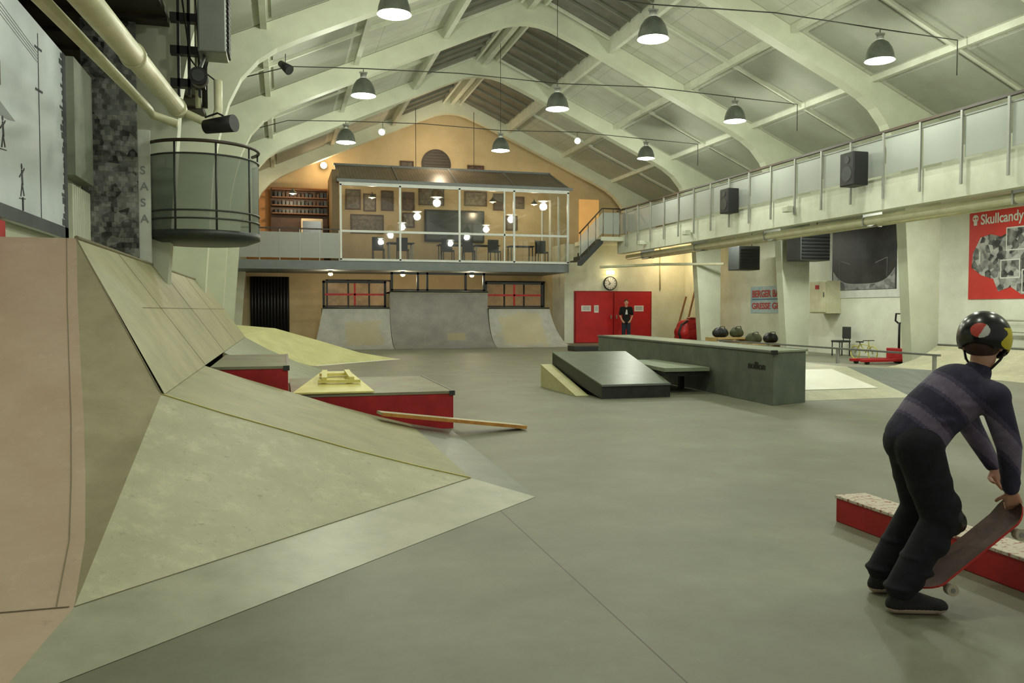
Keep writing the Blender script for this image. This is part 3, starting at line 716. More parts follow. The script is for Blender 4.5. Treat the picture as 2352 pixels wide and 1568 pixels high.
photo2=vor('greyscale_photo_dark',(30,32,32),(128,130,124),8)
photo3=vor('greyscale_ramp_photo',(88,90,90),(160,162,158),5)
posterw=M('poster_white',(218,222,212),rough=.6)
posterk=M('poster_black_photo',(54,54,54),rough=.45,c2=(34,34,34),scale=2)
redp=M('poster_red',(206,58,46),rough=.6,c2=(196,50,40),scale=2)
greyl=M('poster_grey',(150,152,148),rough=.6)
xw=XR-.001
pp=E('skate_photo_poster',(xw,20.4,1.7),'large white-bordered black photo poster of a half pipe','poster')
B().box((xw-.02,18.3,1.72),(xw,22.3,4.02),posterw).obj('poster_sheet',pp)
B().box((xw-.03,19.35,1.95),(xw-.021,22.15,3.92),posterk).obj('photo_print',pp)
b=B();X_=xw-.032
ry=lambda t:22.1-2.7*t
for i in range(16):
    t,t2=i/16,(i+1)/16
    f_=lambda t:2.12+.42*(2*t-1)**4
    b.poly([(X_,ry(t),1.96),(X_,ry(t2),1.96),(X_,ry(t2),f_(t2)),(X_,ry(t),f_(t))],[(0,1,2,3)],photo3)
    b.beam((X_,ry(t),f_(t)),(X_,ry(t2),f_(t2)),.006,.018,greyl)
for t in (.12,.88): b.beam((X_,ry(t),2.3),(X_,ry(t),2.85),.006,.012,greyl)
b.beam((X_,ry(.12),2.85),(X_,ry(.3),2.72),.006,.01,greyl);b.beam((X_,ry(.88),2.85),(X_,ry(.7),2.72),.006,.01,greyl)
b.obj('ramp_picture',pp)
for s_,z in (('C',3.5),('P',2.98),('20',2.46)):
    text(s_,.62,(xw-.03,19.28,z),RX,ink,'poster_lettering',pp,ext=.001,fit=.34 if len(s_)==1 else .62)
sp=E('red_music_poster',(xw,15.4,1.65),'large red poster with collage of grey photographs and white lettering','poster')
B().box((xw-.02,13.0,1.62),(xw,16.85,3.85),redp).obj('poster_sheet',sp)
text('Skullcandy',.34,(xw-.03,16.5,3.44),RX,posterw,'poster_lettering',sp,ext=.002,fit=1.22,bold=.02)
b=B();b.cyl((xw-.02,16.66,3.6),(xw-.028,16.66,3.6),.09,posterw,n=16);b.box((xw-.028,16.61,3.43),(xw-.02,16.71,3.52),posterw)
b.cyl((xw-.028,16.7,3.6),(xw-.031,16.7,3.6),.025,redp,n=8);b.cyl((xw-.028,16.62,3.6),(xw-.031,16.62,3.6),.025,redp,n=8);b.obj('skull_mark',sp)
b=B()
b.prism([(16.72,2.75),(16.5,3.12),(16.2,3.18),(15.9,3.1),(15.5,3.25),(13.0,3.3),(13.0,1.72),(15.3,1.72),(15.6,1.9),(15.95,1.8),(16.1,2.1),(16.45,2.2),(16.75,2.4)],'x',xw-.027,xw-.021,photo)
b.obj('photo_collage',sp)
pg=[photo,photo2,photo,photo2,photo,photo2]
for i,(y0,y1,z0,z1) in enumerate(((15.0,15.75,2.75,3.3),(14.2,14.95,2.8,3.35),(15.35,15.9,2.1,2.55),(14.6,15.3,1.75,2.3),(14.3,15.2,2.35,2.72),(13.3,14.25,1.75,2.6))):
    b=B();b.box((xw-.030,y0,z0),(xw-.027,y1,z1),posterw);b.box((xw-.033,y0+.03,z0+.03),(xw-.030,y1-.03,z1-.03),pg[i]);b.obj('photo_print',sp)
text('1',.4,(xw-.04,16.6,2.5),RX,posterw,'poster_numeral',sp,ext=.001)
bn=E('event_banner',(XR-.02,25.8,1.25),'pale blue banner with red lettering on the wall','banner')
B().box((XR-.02,24.7,1.25),(XR-.001,26.8,2.2),M('banner_blue',(156,186,202),rough=.6,c2=(194,208,208),scale=3)).obj('banner_sheet',bn)
bred=M('banner_red',(190,74,72),rough=.6)
text('BERGER BAG',.34,(XR-.03,26.7,1.82),RX,bred,'banner_lettering',bn,ext=.002,fit=1.95,bold=.03)
text('GRESSE GRE',.30,(XR-.03,26.7,1.4),RX,bred,'banner_lettering',bn,ext=.002,fit=1.95,bold=.03)
B().box((XR-.026,24.8,1.72),(XR-.02,26.7,1.76),M('banner_dark_blue',(80,120,164))).obj('banner_line',bn)
cb=E('wall_cabinet',(16.2,21.8,1.2),'cream metal wall cabinet with small red label','cabinet')
B().box((16.0,21.75,1.25),(16.495,22.6,2.25),cream_p).obj('cabinet_body',cb,bevel=.01)
cdr=B().box((15.97,21.79,1.29),(16.0,22.56,2.21),cream_p).obj('door',cb,bevel=.004)
B().box((15.95,21.85,1.75),(15.97,21.88,1.9),steel).obj('handle',cdr)
B().box((15.96,22.1,2.0),(15.97,22.28,2.12),red).obj('warning_label',cdr)
for i,(x,y,z,s_) in enumerate(((15.1,25.0,2.8,.4),(15.0,21.3,2.9,.5))):
    e=E('hanging_heater',(x,y,z),'dark grey fan heater unit under the balcony','heater','fan heaters under the balcony')
    B().box((x-s_,y-.35,z-.1),(x+s_,y+.35,z+.7),darkg).obj('housing',e,bevel=.02)
    b=B()
    for k in range(7): b.box((x-s_+.04,y-.38,z+k*.1-.04),(x+s_-.04,y-.35,z+k*.1),black)
    b.obj('louvre',e)
    for dx in (-.3,.3): B().cyl((x+dx,y,z+.7),(x+dx,y,4.02),.015,steel,n=6).obj('hanger',e)
def speaker(x,y,z,w_,h_,d_,lab):
    e=E('loudspeaker',(x,y,z),lab,'speaker','black loudspeakers on the balcony')
    B().box((x-d_,y-w_/2,z),(x,y+w_/2,z+h_),black).obj('cabinet',e,bevel=.02)
    for zz,rr in ((.36,.36),(.78,.18)):
        b=B();b.cyl((x-d_-.006,y,z+h_*zz),(x-d_,y,z+h_*zz),w_*rr,darkg,n=20);b.obj('driver',e)
    B().box((x,y-.05,z+.1),(x+.06,y+.05,z+h_-.1),steel).obj('bracket',e)
speaker(12.23,20.75,4.05,.44,.68,.35,'smaller black loudspeaker hung on the balcony front')
speaker(12.23,15.5,4.05,.46,.72,.38,'larger black loudspeaker hung on the balcony front')
for i,(y,z) in enumerate(((23.6,3.75),(18.2,3.85),(27.0,3.7),)):
    e=E('flood_light',(12.2,y,z),'small white floodlight on the balcony beam','lamp','floodlights on the balcony beam')
    B().box((12.12,y-.12,z-.05),(12.3,y+.12,z+.1),trimw).obj('housing',e,bevel=.02)
    B().box((12.3,y-.03,z-.02),(12.4,y+.03,z+.05),trimw).obj('bracket',e)
for i,y in enumerate((9,14.5,19.6,24.8)):
    e=E('tube_light',(14.2,y,3.95),'white fluorescent batten on the balcony soffit','lamp','fluorescent battens below the balcony')
    B().box((14.1,y-.7,3.95),(14.3,y+.7,4.02),trimw).obj('housing',e)
    B().box((14.15,y-.65,3.91),(14.25,y+.65,3.95),lampglow).obj('tube',e)
    light('tube_lamp','AREA',(14.2,y,3.88),90,(.98,1,.9),e,size=(.15,1.3))

# ---------------------------------------------------------------- figure helpers
def capmesh(caps,voxel,mats,name,smooth=3,matfn=None):
    bm=bmesh.new()
    def addball(c,r,rot=None):
        m4=Matrix.Translation(Vector(c))
        if rot is not None: m4=m4@rot.to_4x4()
        if not isinstance(r,(int,float)): m4=m4@Matrix.Diagonal((r[0],r[1],r[2],1))
        else: m4=m4@Matrix.Diagonal((r,r,r,1))
        bmesh.ops.create_icosphere(bm,subdivisions=3,radius=1,matrix=m4)
    for c in caps:
        if c[0]=='e': addball(c[1],c[2],c[3] if len(c)>3 else None)
        else:
            p,q,r1,r2=c;p=Vector(p);q=Vector(q);L_=(q-p).length
            if L_<1e-6: continue
            addball(p,r1);addball(q,r2)
            rot=(q-p).to_track_quat('Z','Y').to_matrix().to_4x4()
            bmesh.ops.create_cone(bm,cap_ends=True,segments=20,radius1=r1,radius2=r2,depth=L_,matrix=Matrix.Translation((p+q)/2)@rot)
    me=bpy.data.meshes.new(name);bm.to_mesh(me);bm.free()
    ob=bpy.data.objects.new(name,me);col.objects.link(ob)
    r=ob.modifiers.new('r','REMESH');r.mode='VOXEL';r.voxel_size=voxel
    s_=ob.modifiers.new('s','SMOOTH');s_.iterations=smooth;s_.factor=.5
    bpy.context.view_layer.update()
    me2=bpy.data.meshes.new_from_object(ob.evaluated_get(bpy.context.evaluated_depsgraph_get()))
    bpy.data.objects.remove(ob);me2.name=name
    me2.materials.clear()
    for m_ in mats: me2.materials.append(m_)
    for p in me2.polygons:
        p.use_smooth=True
        p.material_index=matfn(p.center) if matfn else 0
    return me2
def figobj(me,name,origin,parent=None,label=None,cat=None,group=None):
    o=Vector(origin);me.transform(Matrix.Translation(-o))
    ob=bpy.data.objects.new(name,me);col.objects.link(ob)
    put(ob,o,parent,label,cat,group,None);return ob

# clutter in the recess
x,y=14.95,28.6
sc_=E('floor_scrubber',(x,y,0),'rounded red floor scrubber machine with black hose','machine')
cps=[(V(x-.25,y,.42),V(x+.25,y,.42),.32,.34),(V(x-.2,y,.7),V(x+.2,y,.75),.3,.28),('e',V(x-.3,y,.5),(.28,.36,.3)),('e',V(x+.1,y,.85),(.36,.3,.2))]
figobj(capmesh(cps,.03,[red],'body',smooth=2),'body',V(x,y,.1),sc_)
b=B();b.lathe((x+.1,y,.98),[(0.01,.1),(.16,.09),(.2,.05),(.21,0)],M('scrubber_lid',(120,20,22),rough=.3),n=20);b.obj('tank_lid',sc_)
b=B();b.tube([(x-.5,y-.35,.15),(x-.62,y-.38,.5),(x-.5,y-.34,.8),(x-.2,y-.25,.95)],.04,black);b.obj('hose',sc_)
b=B();b.tube([(x+.35,y-.2,.8),(x+.55,y-.2,1.05),(x+.55,y+.2,1.05),(x+.35,y+.2,.8)],.02,black);b.obj('handle',sc_)
for yy_ in (-.3,.3):
    for xx_ in (-.3,.3):
        b=B();b.cyl((x+xx_-.05,y+yy_,.12),(x+xx_+.05,y+yy_,.12),.12,black,n=16);b.obj('wheel',sc_)
def palletlike(x,y,nlay,lab):
    e=E('pallet_stack',(x,y,0),lab,'pallet')
    for k in range(nlay):
        z=k*.16;b=B()
        for t in (-.55,0,.55): b.box((x+t-.05,y-.4,z),(x+t+.05,y+.4,z+.1),wood)
        for t in (-.36,-.18,0,.18,.36): b.box((x-.6,y+t-.06,z+.1),(x+.6,y+t+.06,z+.145),wood)
        b.obj('pallet',e)
palletlike(13.95,24.0,3,'stack of pale wooden pallets by the pillar')
palletlike(14.6,23.05,2,'pale wooden pallets with bags on top')
lumber=M('leaning_lumber',(176,132,96),rough=.6)
for i,(x,y,h_) in enumerate(((16.3,29.8,2.5),(16.1,30.2,2.2),(15.9,30.6,1.9))):
    b=B();b.beam((x-.6,y,0.02),(x,y+.1,h_),.07,.04,lumber,up=(0,1,0));b.obj('leaning_timber',label='timber board leaning against the white wall',cat='timber',group='leaning timber boards')
pjx=14.75
pj=E('pallet_jack',(pjx,17.4,0),'red pallet jack with upright black handle','pallet jack')
for y0,y1 in ((17.35,17.5),(17.75,17.9)): B().box((pjx-.9,y0,.06),(pjx+.3,y1,.13),red).obj('fork',pj,bevel=.01)
B().box((pjx+.25,17.3,.06),(pjx+.45,17.95,.38),red).obj('frame',pj,bevel=.01)
hx=pjx+.36
b=B();b.tube([(hx,17.62,.3),(hx,17.62,1.02)],.03,black);b.tube([(hx,17.62,1.0),(hx,17.48,1.08),(hx,17.5,1.26),(hx,17.74,1.26),(hx,17.76,1.08),(hx,17.62,1.0)],.024,black);b.obj('handle',pj)
for y in (17.42,17.83):
    b=B();b.cyl((pjx-.75,y-.05,.04),(pjx-.75,y+.05,.04),.04,black);b.obj('roller',pj)
b=B();b.cyl((hx,17.5,.09),(hx,17.74,.09),.09,black);b.obj('wheel',pj)
oc=E('office_chair',(16.0,21.0,0),'small dark grey chair against the wall','chair')
B().box((15.75,20.8,.40),(16.15,21.2,.46),darkg).obj('seat',oc,bevel=.02)
b=B();b.box((16.12,20.82,.5),(16.17,21.18,.86),darkg);b.obj('backrest',oc,bevel=.02)
for xx in (15.78,16.12):
    for yy in (20.83,21.17): B().cyl((xx,yy,0),(xx,yy,.42),.018,darkg,n=8).obj('leg',oc)
for yy in (20.86,21.14): B().cyl((16.145,yy,.44),(16.145,yy,.55),.012,darkg,n=6).obj('back_support',oc)
bk=E('bicycle',(15.3,19.2,0),'small yellow childs bicycle standing by the wall','bicycle')
def ring(b,c,r,t,mat,n=20):
    pts=[(c[0],c[1]+r*math.cos(2*math.pi*i/n),c[2]+r*math.sin(2*math.pi*i/n)) for i in range(n+1)]
    b.tube(pts,t,mat,n=6)
for y in (18.7,19.4):
    b=B();ring(b,(15.2,y,.2),.18,.016,yline)
    for k in range(6): a_=k*math.pi/6;b.cyl((15.2,y-.17*math.cos(a_),.2-.17*math.sin(a_)),(15.2,y+.17*math.cos(a_),.2+.17*math.sin(a_)),.003,steel,n=4)
    b.obj('wheel',bk)
b=B();b.tube([(15.2,19.4,.2),(15.2,19.2,.42),(15.2,18.85,.4),(15.2,18.98,.2),(15.2,19.2,.42)],.016,yline,n=6);b.tube([(15.2,18.7,.2),(15.2,18.85,.4),(15.2,18.87,.52)],.014,yline,n=6);b.obj('frame',bk)
B().tube([(15.02,18.87,.53),(15.38,18.87,.53)],.012,black,n=6).obj('handlebar',bk)
b=B();b.box((15.15,19.12,.47),(15.25,19.32,.5),black);b.cyl((15.2,19.2,.4),(15.2,19.22,.48),.012,black);b.obj('saddle',bk)

# ---------------------------------------------------------------- left wall items
mu=E('mural_board',(-2.2,8,2.1),'large white mural board with small skater silhouettes','mural')
mw=M('mural_white',(216,222,226),rough=.5,c2=(200,208,214),scale=.8)
B().box((-2.3,4.2,2.12),(-2.24,10.0,4.1),mw).obj('board',mu)
inkd=M('mural_ink',(84,88,92),rough=.7);greyp=M('mural_grey',(152,158,160));inkw=M('mural_wire',(176,182,186))
b=B();X=-2.237
b.box((-2.24,4.2,2.12),(X,10.0,2.24),inkd)
b.box((-2.24,9.86,2.12),(X,10.0,4.1),inkd)
for k in range(24):
    z=2.25+k*.077;b.box((-2.24,9.86-random.uniform(0.01,.13),z),(X,9.87,z+random.uniform(.02,.07)),inkd)
def sil(y,z,s):
    b.ball((X,y,z+.34*s),(.003,.03*s,.036*s),inkd)
    b.beam((X,y,z+.3*s),(X,y+.02*s,z+.12*s),.006,.045*s,inkd,up=(0,1,0));b.beam((X,y,z+.14*s),(X,y-.06*s,z-.02*s),.006,.022*s,inkd,up=(0,1,0))
    b.beam((X,y,z+.14*s),(X,y+.07*s,z),.006,.022*s,inkd,up=(0,1,0));b.beam((X,y-.01,z+.26*s),(X,y-.1*s,z+.2*s),.006,.016*s,inkd,up=(0,1,0));b.beam((X,y+.01,z+.26*s),(X,y+.1*s,z+.33*s),.006,.016*s,inkd,up=(0,1,0))
    b.beam((X,y-.12*s,z-.05*s),(X,y+.12*s,z-.03*s),.006,.010*s,inkd)
sil(7.85,2.72,.68)
b.beam((X,8.35,2.24),(X,8.35,2.36),.006,.02,inkd);sil(8.35,2.38,.75)
b.beam((X,8.95,2.24),(X,8.95,4.0),.005,.010,inkd,up=(0,1,0))
for z in (3.85,3.45): b.beam((X,8.84,z),(X,9.08,z+.02),.005,.02,inkd)
for k in range(4): b.beam((X,6.8,3.9+k*.035),(X,8.95,3.72+k*.03),.003,.004,inkw)
b.box((-2.24,7.62,3.22),(X,7.82,3.42),inkd)
b.prism([(6.5,3.12),(7.6,3.12),(8.2,3.0),(8.0,2.97),(6.5,2.92)],'x',-2.24,X-.001,greyp)
b.obj('painted_silhouettes',mu)
B().box((-2.36,4.2,1.94),(-2.25,7.9,2.1),red).obj('red_wall_board',label='red painted board strip under the mural',cat='board')
ra=E('white_radiator',(-2.2,10.8,1.935),'white ribbed radiator on the side wall','radiator')
b=B()
for k in range(9): b.box((-2.33,10.15+k*.1,2.0),(-2.22,10.21+k*.1,2.75),trimw)
b.box((-2.34,10.1,1.935),(-2.3,10.14,2.2),trimw);b.box((-2.34,11.0,1.935),(-2.3,11.04,2.2),trimw)
b.obj('ribs',ra,bevel=.01)
B().box((-2.355,10.1,2.1),(-2.33,11.05,2.7),trimw).obj('back_panel',ra)
n+=1;B().box((-2.36,10.2,2.85),(-2.2,11.1,4.15),M('recess_panel',(150,156,142))).obj('trim_%d'%n,kind=ST)
collage=vor('collage_print',(24,26,26),(176,180,172),9)
def addb(m):
    nt=m.node_tree;b=nt.nodes['Principled BSDF'];src=b.inputs['Base Color'].links[0].from_socket
    g=nt.nodes.new('ShaderNodeNewGeometry');mp=nt.nodes.new('ShaderNodeMapping');mp.inputs['Rotation'].default_value=(math.pi/2,0,0);nt.links.new(g.outputs['Position'],mp.inputs['Vector'])
    br=nt.nodes.new('ShaderNodeTexBrick');br.inputs['Scale'].default_value=8;br.inputs['Color1'].default_value=(.008,.008,.008,1);br.inputs['Color2'].default_value=(.42,.43,.40,1);br.inputs['Mortar'].default_value=(.03,.03,.03,1)
    br.inputs['Brick Width'].default_value=.45;br.inputs['Row Height'].default_value=.5;br.inputs['Bias'].default_value=-.3
    nt.links.new(mp.outputs['Vector'],br.inputs['Vector'])
    mx=nt.nodes.new('ShaderNodeMix');mx.data_type='RGBA';mx.inputs['Factor'].default_value=.55
    nt.links.new(src,mx.inputs['A']);nt.links.new(br.outputs['Color'],mx.inputs['B']);nt.links.new(mx.outputs['Result'],b.inputs['Base Color'])
addb(collage)
cp=E('collage_panel',(-2.0,11.22,1.94),'tall dark photo collage panel','poster')
B().box((-2.34,11.2,1.945),(-1.72,11.25,4.9),collage).obj('printed_board',cp)
sa=E('white_notice_panel',(-1.6,11.3,1.95),'narrow white panel with faint grey lettering','sign')
B().box((-1.72,11.26,1.945),(-1.58,11.3,3.6),posterw).obj('board',sa)
for s_,z in (('S',3.05),('A',2.85),('S',2.65),('A',2.45)): text(s_,.14,(-1.70,11.255,z),RY,inklt,'panel_lettering',sa,ext=.001)
pb=E('curved_pulpit_balcony',(-1.0,11.7,2.3),'curved green-grey mesh pulpit balcony with dark rail','balcony')
cx,cy,Rr=-1.0,11.72,.70
def arcpts(r,z,a0=165,a1=390,k=22):
    return [(cx+r*math.cos(math.radians(a0+(a1-a0)*i/k)),cy+r*math.sin(math.radians(a0+(a1-a0)*i/k)),z) for i in range(k+1)]
lo_,hi_=arcpts(Rr,2.36),arcpts(Rr,3.3)
b=B();b.poly(lo_+hi_,[(i,i+1,24+i,23+i) for i in range(22)],perf_g,True);b.obj('mesh_panel',pb,fixn=False)
b=B();b.tube(arcpts(Rr+.01,3.46),.022,railbrown,n=8);b.obj('handrail',pb)
for z in (3.3,2.6,2.5): B().tube(arcpts(Rr+.01,z),.012,darkg,n=6).obj('lower_rail',pb)
for i in range(0,23,4):
    q=hi_[i];B().cyl((q[0],q[1],2.3),(q[0],q[1],3.46),.014,darkg,n=6).obj('post',pb)
b=B();b.lathe((cx,cy,2.22),[(.01,0),(Rr*.8,0),(Rr+.02,.06),(Rr+.02,.14),(.01,.14)],darkg,n=36);b.obj('floor_disc',pb)
pi_=E('ventilation_pipe',(-1.2,7,3.4),'thick cream ventilation pipe running overhead','pipe')
b=B();b.tube([(-1.28,3.5,3.22),(-1.15,10.5,3.7)],.095,cream_p,n=20);b.obj('pipe_run',pi_)
for t in (.25,.6,.97):
    p_=Vector((-1.28,3.5,3.22)).lerp(Vector((-1.15,10.5,3.7)),t);B().cyl(p_-V(0,.04,0),p_+V(0,.04,0),.11,cream_p,n=20).obj('flange',pi_)
b=B();b.tube([(-1.15,10.5,3.7),(-.9,10.55,3.6),(-.76,10.58,3.62),(-.72,10.6,3.75),(-.72,10.6,4.1)],.05,cream_p,n=12);b.obj('elbow',pi_)
p2=E('thin_ventilation_pipe',(-1.4,7,3.4),'thinner cream pipe running beside the duct','pipe')
B().tube([(-1.46,3.5,3.14),(-1.48,10.5,3.69),(-1.48,10.8,3.69),(-1.2,10.8,3.6)],.05,cream_p,n=14).obj('pipe_run',p2)
for x in (-1.0,-.92):
    b=B();b.cyl((x,11.2,3.9),(x,11.2,6.5),.035,cream_p if x<-.95 else black,n=10);b.obj('vertical_conduit',label='vertical conduit beside the roof frame leg',cat='pipe')
hu=E('hanging_unit',(-.72,10.5,4.3),'tall grey hanging loudspeaker cabinet with black grille side','speaker')
B().box((-.92,10.3,4.35),(-.6,10.75,5.75),steel).obj('cabinet',hu,bevel=.02)
b=B()
for k in range(24): b.box((-.6,10.33,4.38+k*.056),(-.575,10.72,4.41+k*.056),black)
b.obj('grille',hu)
b=B();b.cyl((-.76,10.5,5.75),(-.76,10.5,6.6),.012,steel,n=6);b.obj('hanger',hu)
rk=E('electrical_rack',(-1.1,11,4.1),'black electrical rack with vertical bars and cables','rack')
b=B()
for x in (-1.22,-1.1,-.98): b.box((x,11.0,4.0),(x+.03,11.1,6.0),black)
for z in (4.1,4.5,4.9,5.3): b.box((-1.3,11.0,z),(-.9,11.12,z+.1),black)
b.obj('rack_frame',rk)
b=B();b.tube([(-1.15,10.9,5.2),(-1.05,10.85,4.4),(-.9,10.9,4.2),(-.8,10.85,4.6)],.012,black,n=6);b.obj('cable',rk)
b=B();b.tube([(-1.0,10.9,5.5),(-.95,10.85,4.3),(-.75,10.85,4.15)],.01,black,n=6);b.obj('cable',rk)
fa=E('round_fan',(-.98,10.3,3.95),'round black fan fixed beside the pipes','fan')
b=B();b.cyl((-.9,10.3,4.02),(-.9,10.12,4.02),.1,black,n=24);b.obj('housing',fa)
b=B();b.cyl((-.9,10.12,4.02),(-.9,10.11,4.02),.07,darkg,n=20);b.obj('hub',fa)
b=B();b.beam((-.9,10.2,4.07),(-.86,10.5,4.34),.03,.03,steel);b.obj('bracket',fa)
pj2=E('spot_projector',(-.72,10.3,3.55),'black cylindrical stage spotlight','lamp')
b=B();b.cyl((-.85,10.4,3.5),(-.52,10.2,3.52),.08,black,r2=.10,n=20);b.obj('barrel',pj2)
b=B();b.tube([(-.85,10.35,3.6),(-.72,10.45,3.68),(-.65,10.3,3.62)],.012,black,n=6);b.obj('yoke',pj2)
def spotl(x,y,z,on,dirv,lab):
    e=E('stage_spotlight',(x,y,z),lab,'lamp','small spotlights on cables')
    d_=Vector(dirv).normalized();p_=Vector((x,y,z))
    b=B();b.cyl(p_-d_*.16,p_+d_*.12,.06,black if not on else trimw,r2=.1,n=14);b.obj('barrel',e)
    b=B();b.cyl(p_+d_*.121,p_+d_*.125,.09,lampglow if on else darkg,n=14);b.obj('lens',e)
    b=B();b.cyl(p_,p_+V(0,0,.25),.012,steel,n=6);b.obj('bracket',e)
spotl(2.9,24.75,6.64,True,(-.4,-1,-.6),'small white spotlight switched on hanging from cable')
spotl(9.0,24.75,6.69,True,(-.3,-1,-.35),'small glaring spotlight switched on hanging from cable')
spotl(.1,16.6,6.0,False,(.5,-.5,-.5),'black spotlight fixed under the roof beam')

# ---------------------------------------------------------------- bell lamps
def bell(x,y,z):
    e=E('bell_pendant_lamp',(x,y,z),'grey bell-shaped industrial pendant lamp, lit','lamp','bell pendant lamps')
    b=B();b.lathe((x,y,z),[(.285,0),(.275,.03),(.262,.12),(.225,.24),(.16,.34),(.09,.39),(.075,.4)],lampgrey,n=32);b.obj('lamp_shade',e)
    b=B();b.cyl((x,y,z+.4),(x,y,z+.5),.07,galv,n=16);b.cyl((x,y,z+.5),(x,y,z+.60),.012,steel,n=6);b.box((x-.09,y-.03,z+.5),(x+.09,y+.03,z+.54),galv);b.obj('cap',e)
    b=B();b.cyl((x,y,z+.03),(x,y,z+.028),.262,lampglow,n=32);b.ball((x,y,z+.02),(.2,.2,.07),lampglow,n=20);b.obj('diffuser',e)
    light('lamp_light','POINT',(x,y,z-.24),160,(.96,1,.84),e,size=.16)
    return e
l0=bell(6.5,13.9,6.24)
for yi,y in enumerate((3.4,8.7,13.9,19.3,24.75)):
    for x in (1.83,6.5,11.35):
        if (x,y)!=(6.5,13.9): dup(l0,(x-6.5,y-13.9,.0))
cab=M('cable_dark',(60,62,54),rough=.6)
for y in (8.7,13.9,19.3,24.75):
    b=B();pts=[(-1.6,y,6.2),(.2,y,6.78),(1.83,y,6.86),(4.1,y,6.92),(6.5,y,6.86),(9,y,6.95),(11.35,y,6.86),(13.2,y,6.8),(13.2,y,6.1)]
    b.tube(pts,.012,cab,n=6);b.obj('lamp_cable',label='thin suspension cable carrying the pendant lamps',cat='cable',group='lamp suspension cables')
for y in (19.3,24.75):
    B().cyl((6.5,y,6.88),(6.5,y,9.5),.008,cab,n=5).obj('vertical_cable',label='thin vertical suspension cable to the ridge',cat='cable',group='vertical cables')
for x in (5.0,7.3):
    B().cyl((x,31.9,6.88),(x,31.9,9.1),.012,cab,n=5).obj('vertical_cable',label='thin vertical suspension cable above the canopy',cat='cable',group='vertical cables')

# ---------------------------------------------------------------- red curb
rc=E('red_curb_box',(3.5,3,0),'low red curb block with worn white top','curb')
cz=.165
b=B();b.box((3.4,1.4,0),(3.62,4.5,cz-.015),redbox);b.obj('curb_body',rc,bevel=.006)
ctop=M('curb_white_top',(214,204,188),rough=.8,c2=(160,84,76),scale=30,detail=8,lo=.38,hi=.48,bump=.8)
b=B();b.box((3.395,1.4,cz-.015),(3.625,4.51,cz+.004),ctop);b.obj('curb_top',rc,bevel=.004)

# ---------------------------------------------------------------- bags + people
olive=M('olive_fabric',(84,88,62),rough=.9,c2=(64,68,46),scale=6)
for i,(x,y,z,sx_,m_,lb) in enumerate(((13.68,24.0,.47,.26,black,'black'),(14.3,24.05,.47,.2,olive,'olive'),(14.28,23.0,.31,.26,olive,'olive'),(14.95,23.1,.31,.22,black,'black'))):
    e=E('duffel_bag',(x,y,z),lb+' soft bag slumped on wooden pallets','bag','bags on the pallets')
    c_=V(x,y,z)
    cps=[(c_+V(-sx_*.6,0,.14),c_+V(sx_*.6,.03,.13),.14,.13),('e',c_+V(-.05,.02,.22),(sx_*.7,.14,.11)),('e',c_+V(sx_*.3,-.06,.16),(sx_*.5,.14,.14))]
    mm=capmesh(cps,.025,[m_],'bag_body',smooth=2)
    for v in mm.vertices: v.co.z=max(v.co.z,z+.002)
    figobj(mm,'bag_body',c_,e)
    b=B();b.tube([(x-.12,y-.08,z+.25),(x-.07,y-.1,z+.35),(x+.07,y-.1,z+.35),(x+.12,y-.08,z+.25)],.012,black,n=6);b.obj('carry_strap',e)
def hand(wr,fwd,palm,s,curl,side):
    f=Vector(fwd).normalized();n_=Vector(palm);n_=(n_-f*n_.dot(f)).normalized();sd=f.cross(n_)*side
    w_=Vector(wr);caps=[]
    for k in (-1,-.33,.33,1): caps.append((w_+f*.008*s+sd*k*.014*s,w_+f*.085*s+sd*k*.030*s,.016*s,.0125*s))
    for k,L_ in ((-1,.062),(-.33,.074),(.33,.08),(1,.072)):
        p=w_+f*.088*s+sd*k*.031*s;a=curl*.35;
        for j,fr in enumerate((.45,.32,.23)):
            d=(f*math.cos(a)+n_*math.sin(a));q=p+d*L_*s*fr*1.15
            caps.append((p,q,(.0092-.0008*j)*s,(.0086-.0009*j)*s));p=q;a+=curl*(.9 if j==0 else .7)
    p=w_+f*.028*s+sd*.03*s
    for d,L_,r in (((sd*.75+f*.55+n_*.3),.038,.0115),((sd*.3+f*.75+n_*.6),.030,.0105),((f*.7+n_*.75),.024,.009)):
        q=p+Vector(d).normalized()*L_*s;caps.append((p,q,r*s,r*s*.92));p=q
    return caps
O=V(2.75,3.15,0);Rv=V(.9636,-.267,0);Dv=V(.267,.9636,0);Zv=V(0,0,1)
def L(r,d,z): return O+Rv*r+Dv*d+Zv*z
rotL=Matrix((Rv,Dv,Zv)).transposed()
hipN,hipF=L(.02,-.075,.735),L(.05,.075,.74)
kneN,kneF=L(.10,-.125,.42),L(.125,.12,.425)
ankN,ankF=L(-.075,-.13,.095),L(-.04,.14,.095)
pel,wai,che,nek=L(.035,0,.765),L(.11,0,.87),L(.225,0,.97),L(.32,0,1.05)
shN,shF=L(.325,-.125,.965),L(.265,.125,1.015)
elN,elF=L(.40,-.12,.745),L(.39,.17,.79)
wrN,wrF=L(.455,-.05,.535),L(.475,.12,.61)
hd=L(.345,0,1.195)
leg=lambda h,k,a,e_:[(h,k,.078+e_,.054+e_),(k,a,.050+e_,.034+e_)]
tors=lambda e_:[(pel,wai,.105+e_,.105+e_),(wai,che,.105+e_,.115+e_),(che,L(.275,0,1.01),.11+e_,.075+e_),(shN,shF,.055+e_,.055+e_),(che,shN,.08+e_,.05+e_),(che,shF,.08+e_,.05+e_)]
arm=lambda s_,l_,w_,e_:[(s_,l_,.044+e_,.034+e_),(l_,w_,.033+e_,.024+e_)]
body=[('e',pel,(.105,.125,.10),rotL)]+tors(0)+leg(hipN,kneN,ankN,0)+leg(hipF,kneF,ankF,0)+arm(shN,elN,wrN,0)+arm(shF,elF,wrF,0)
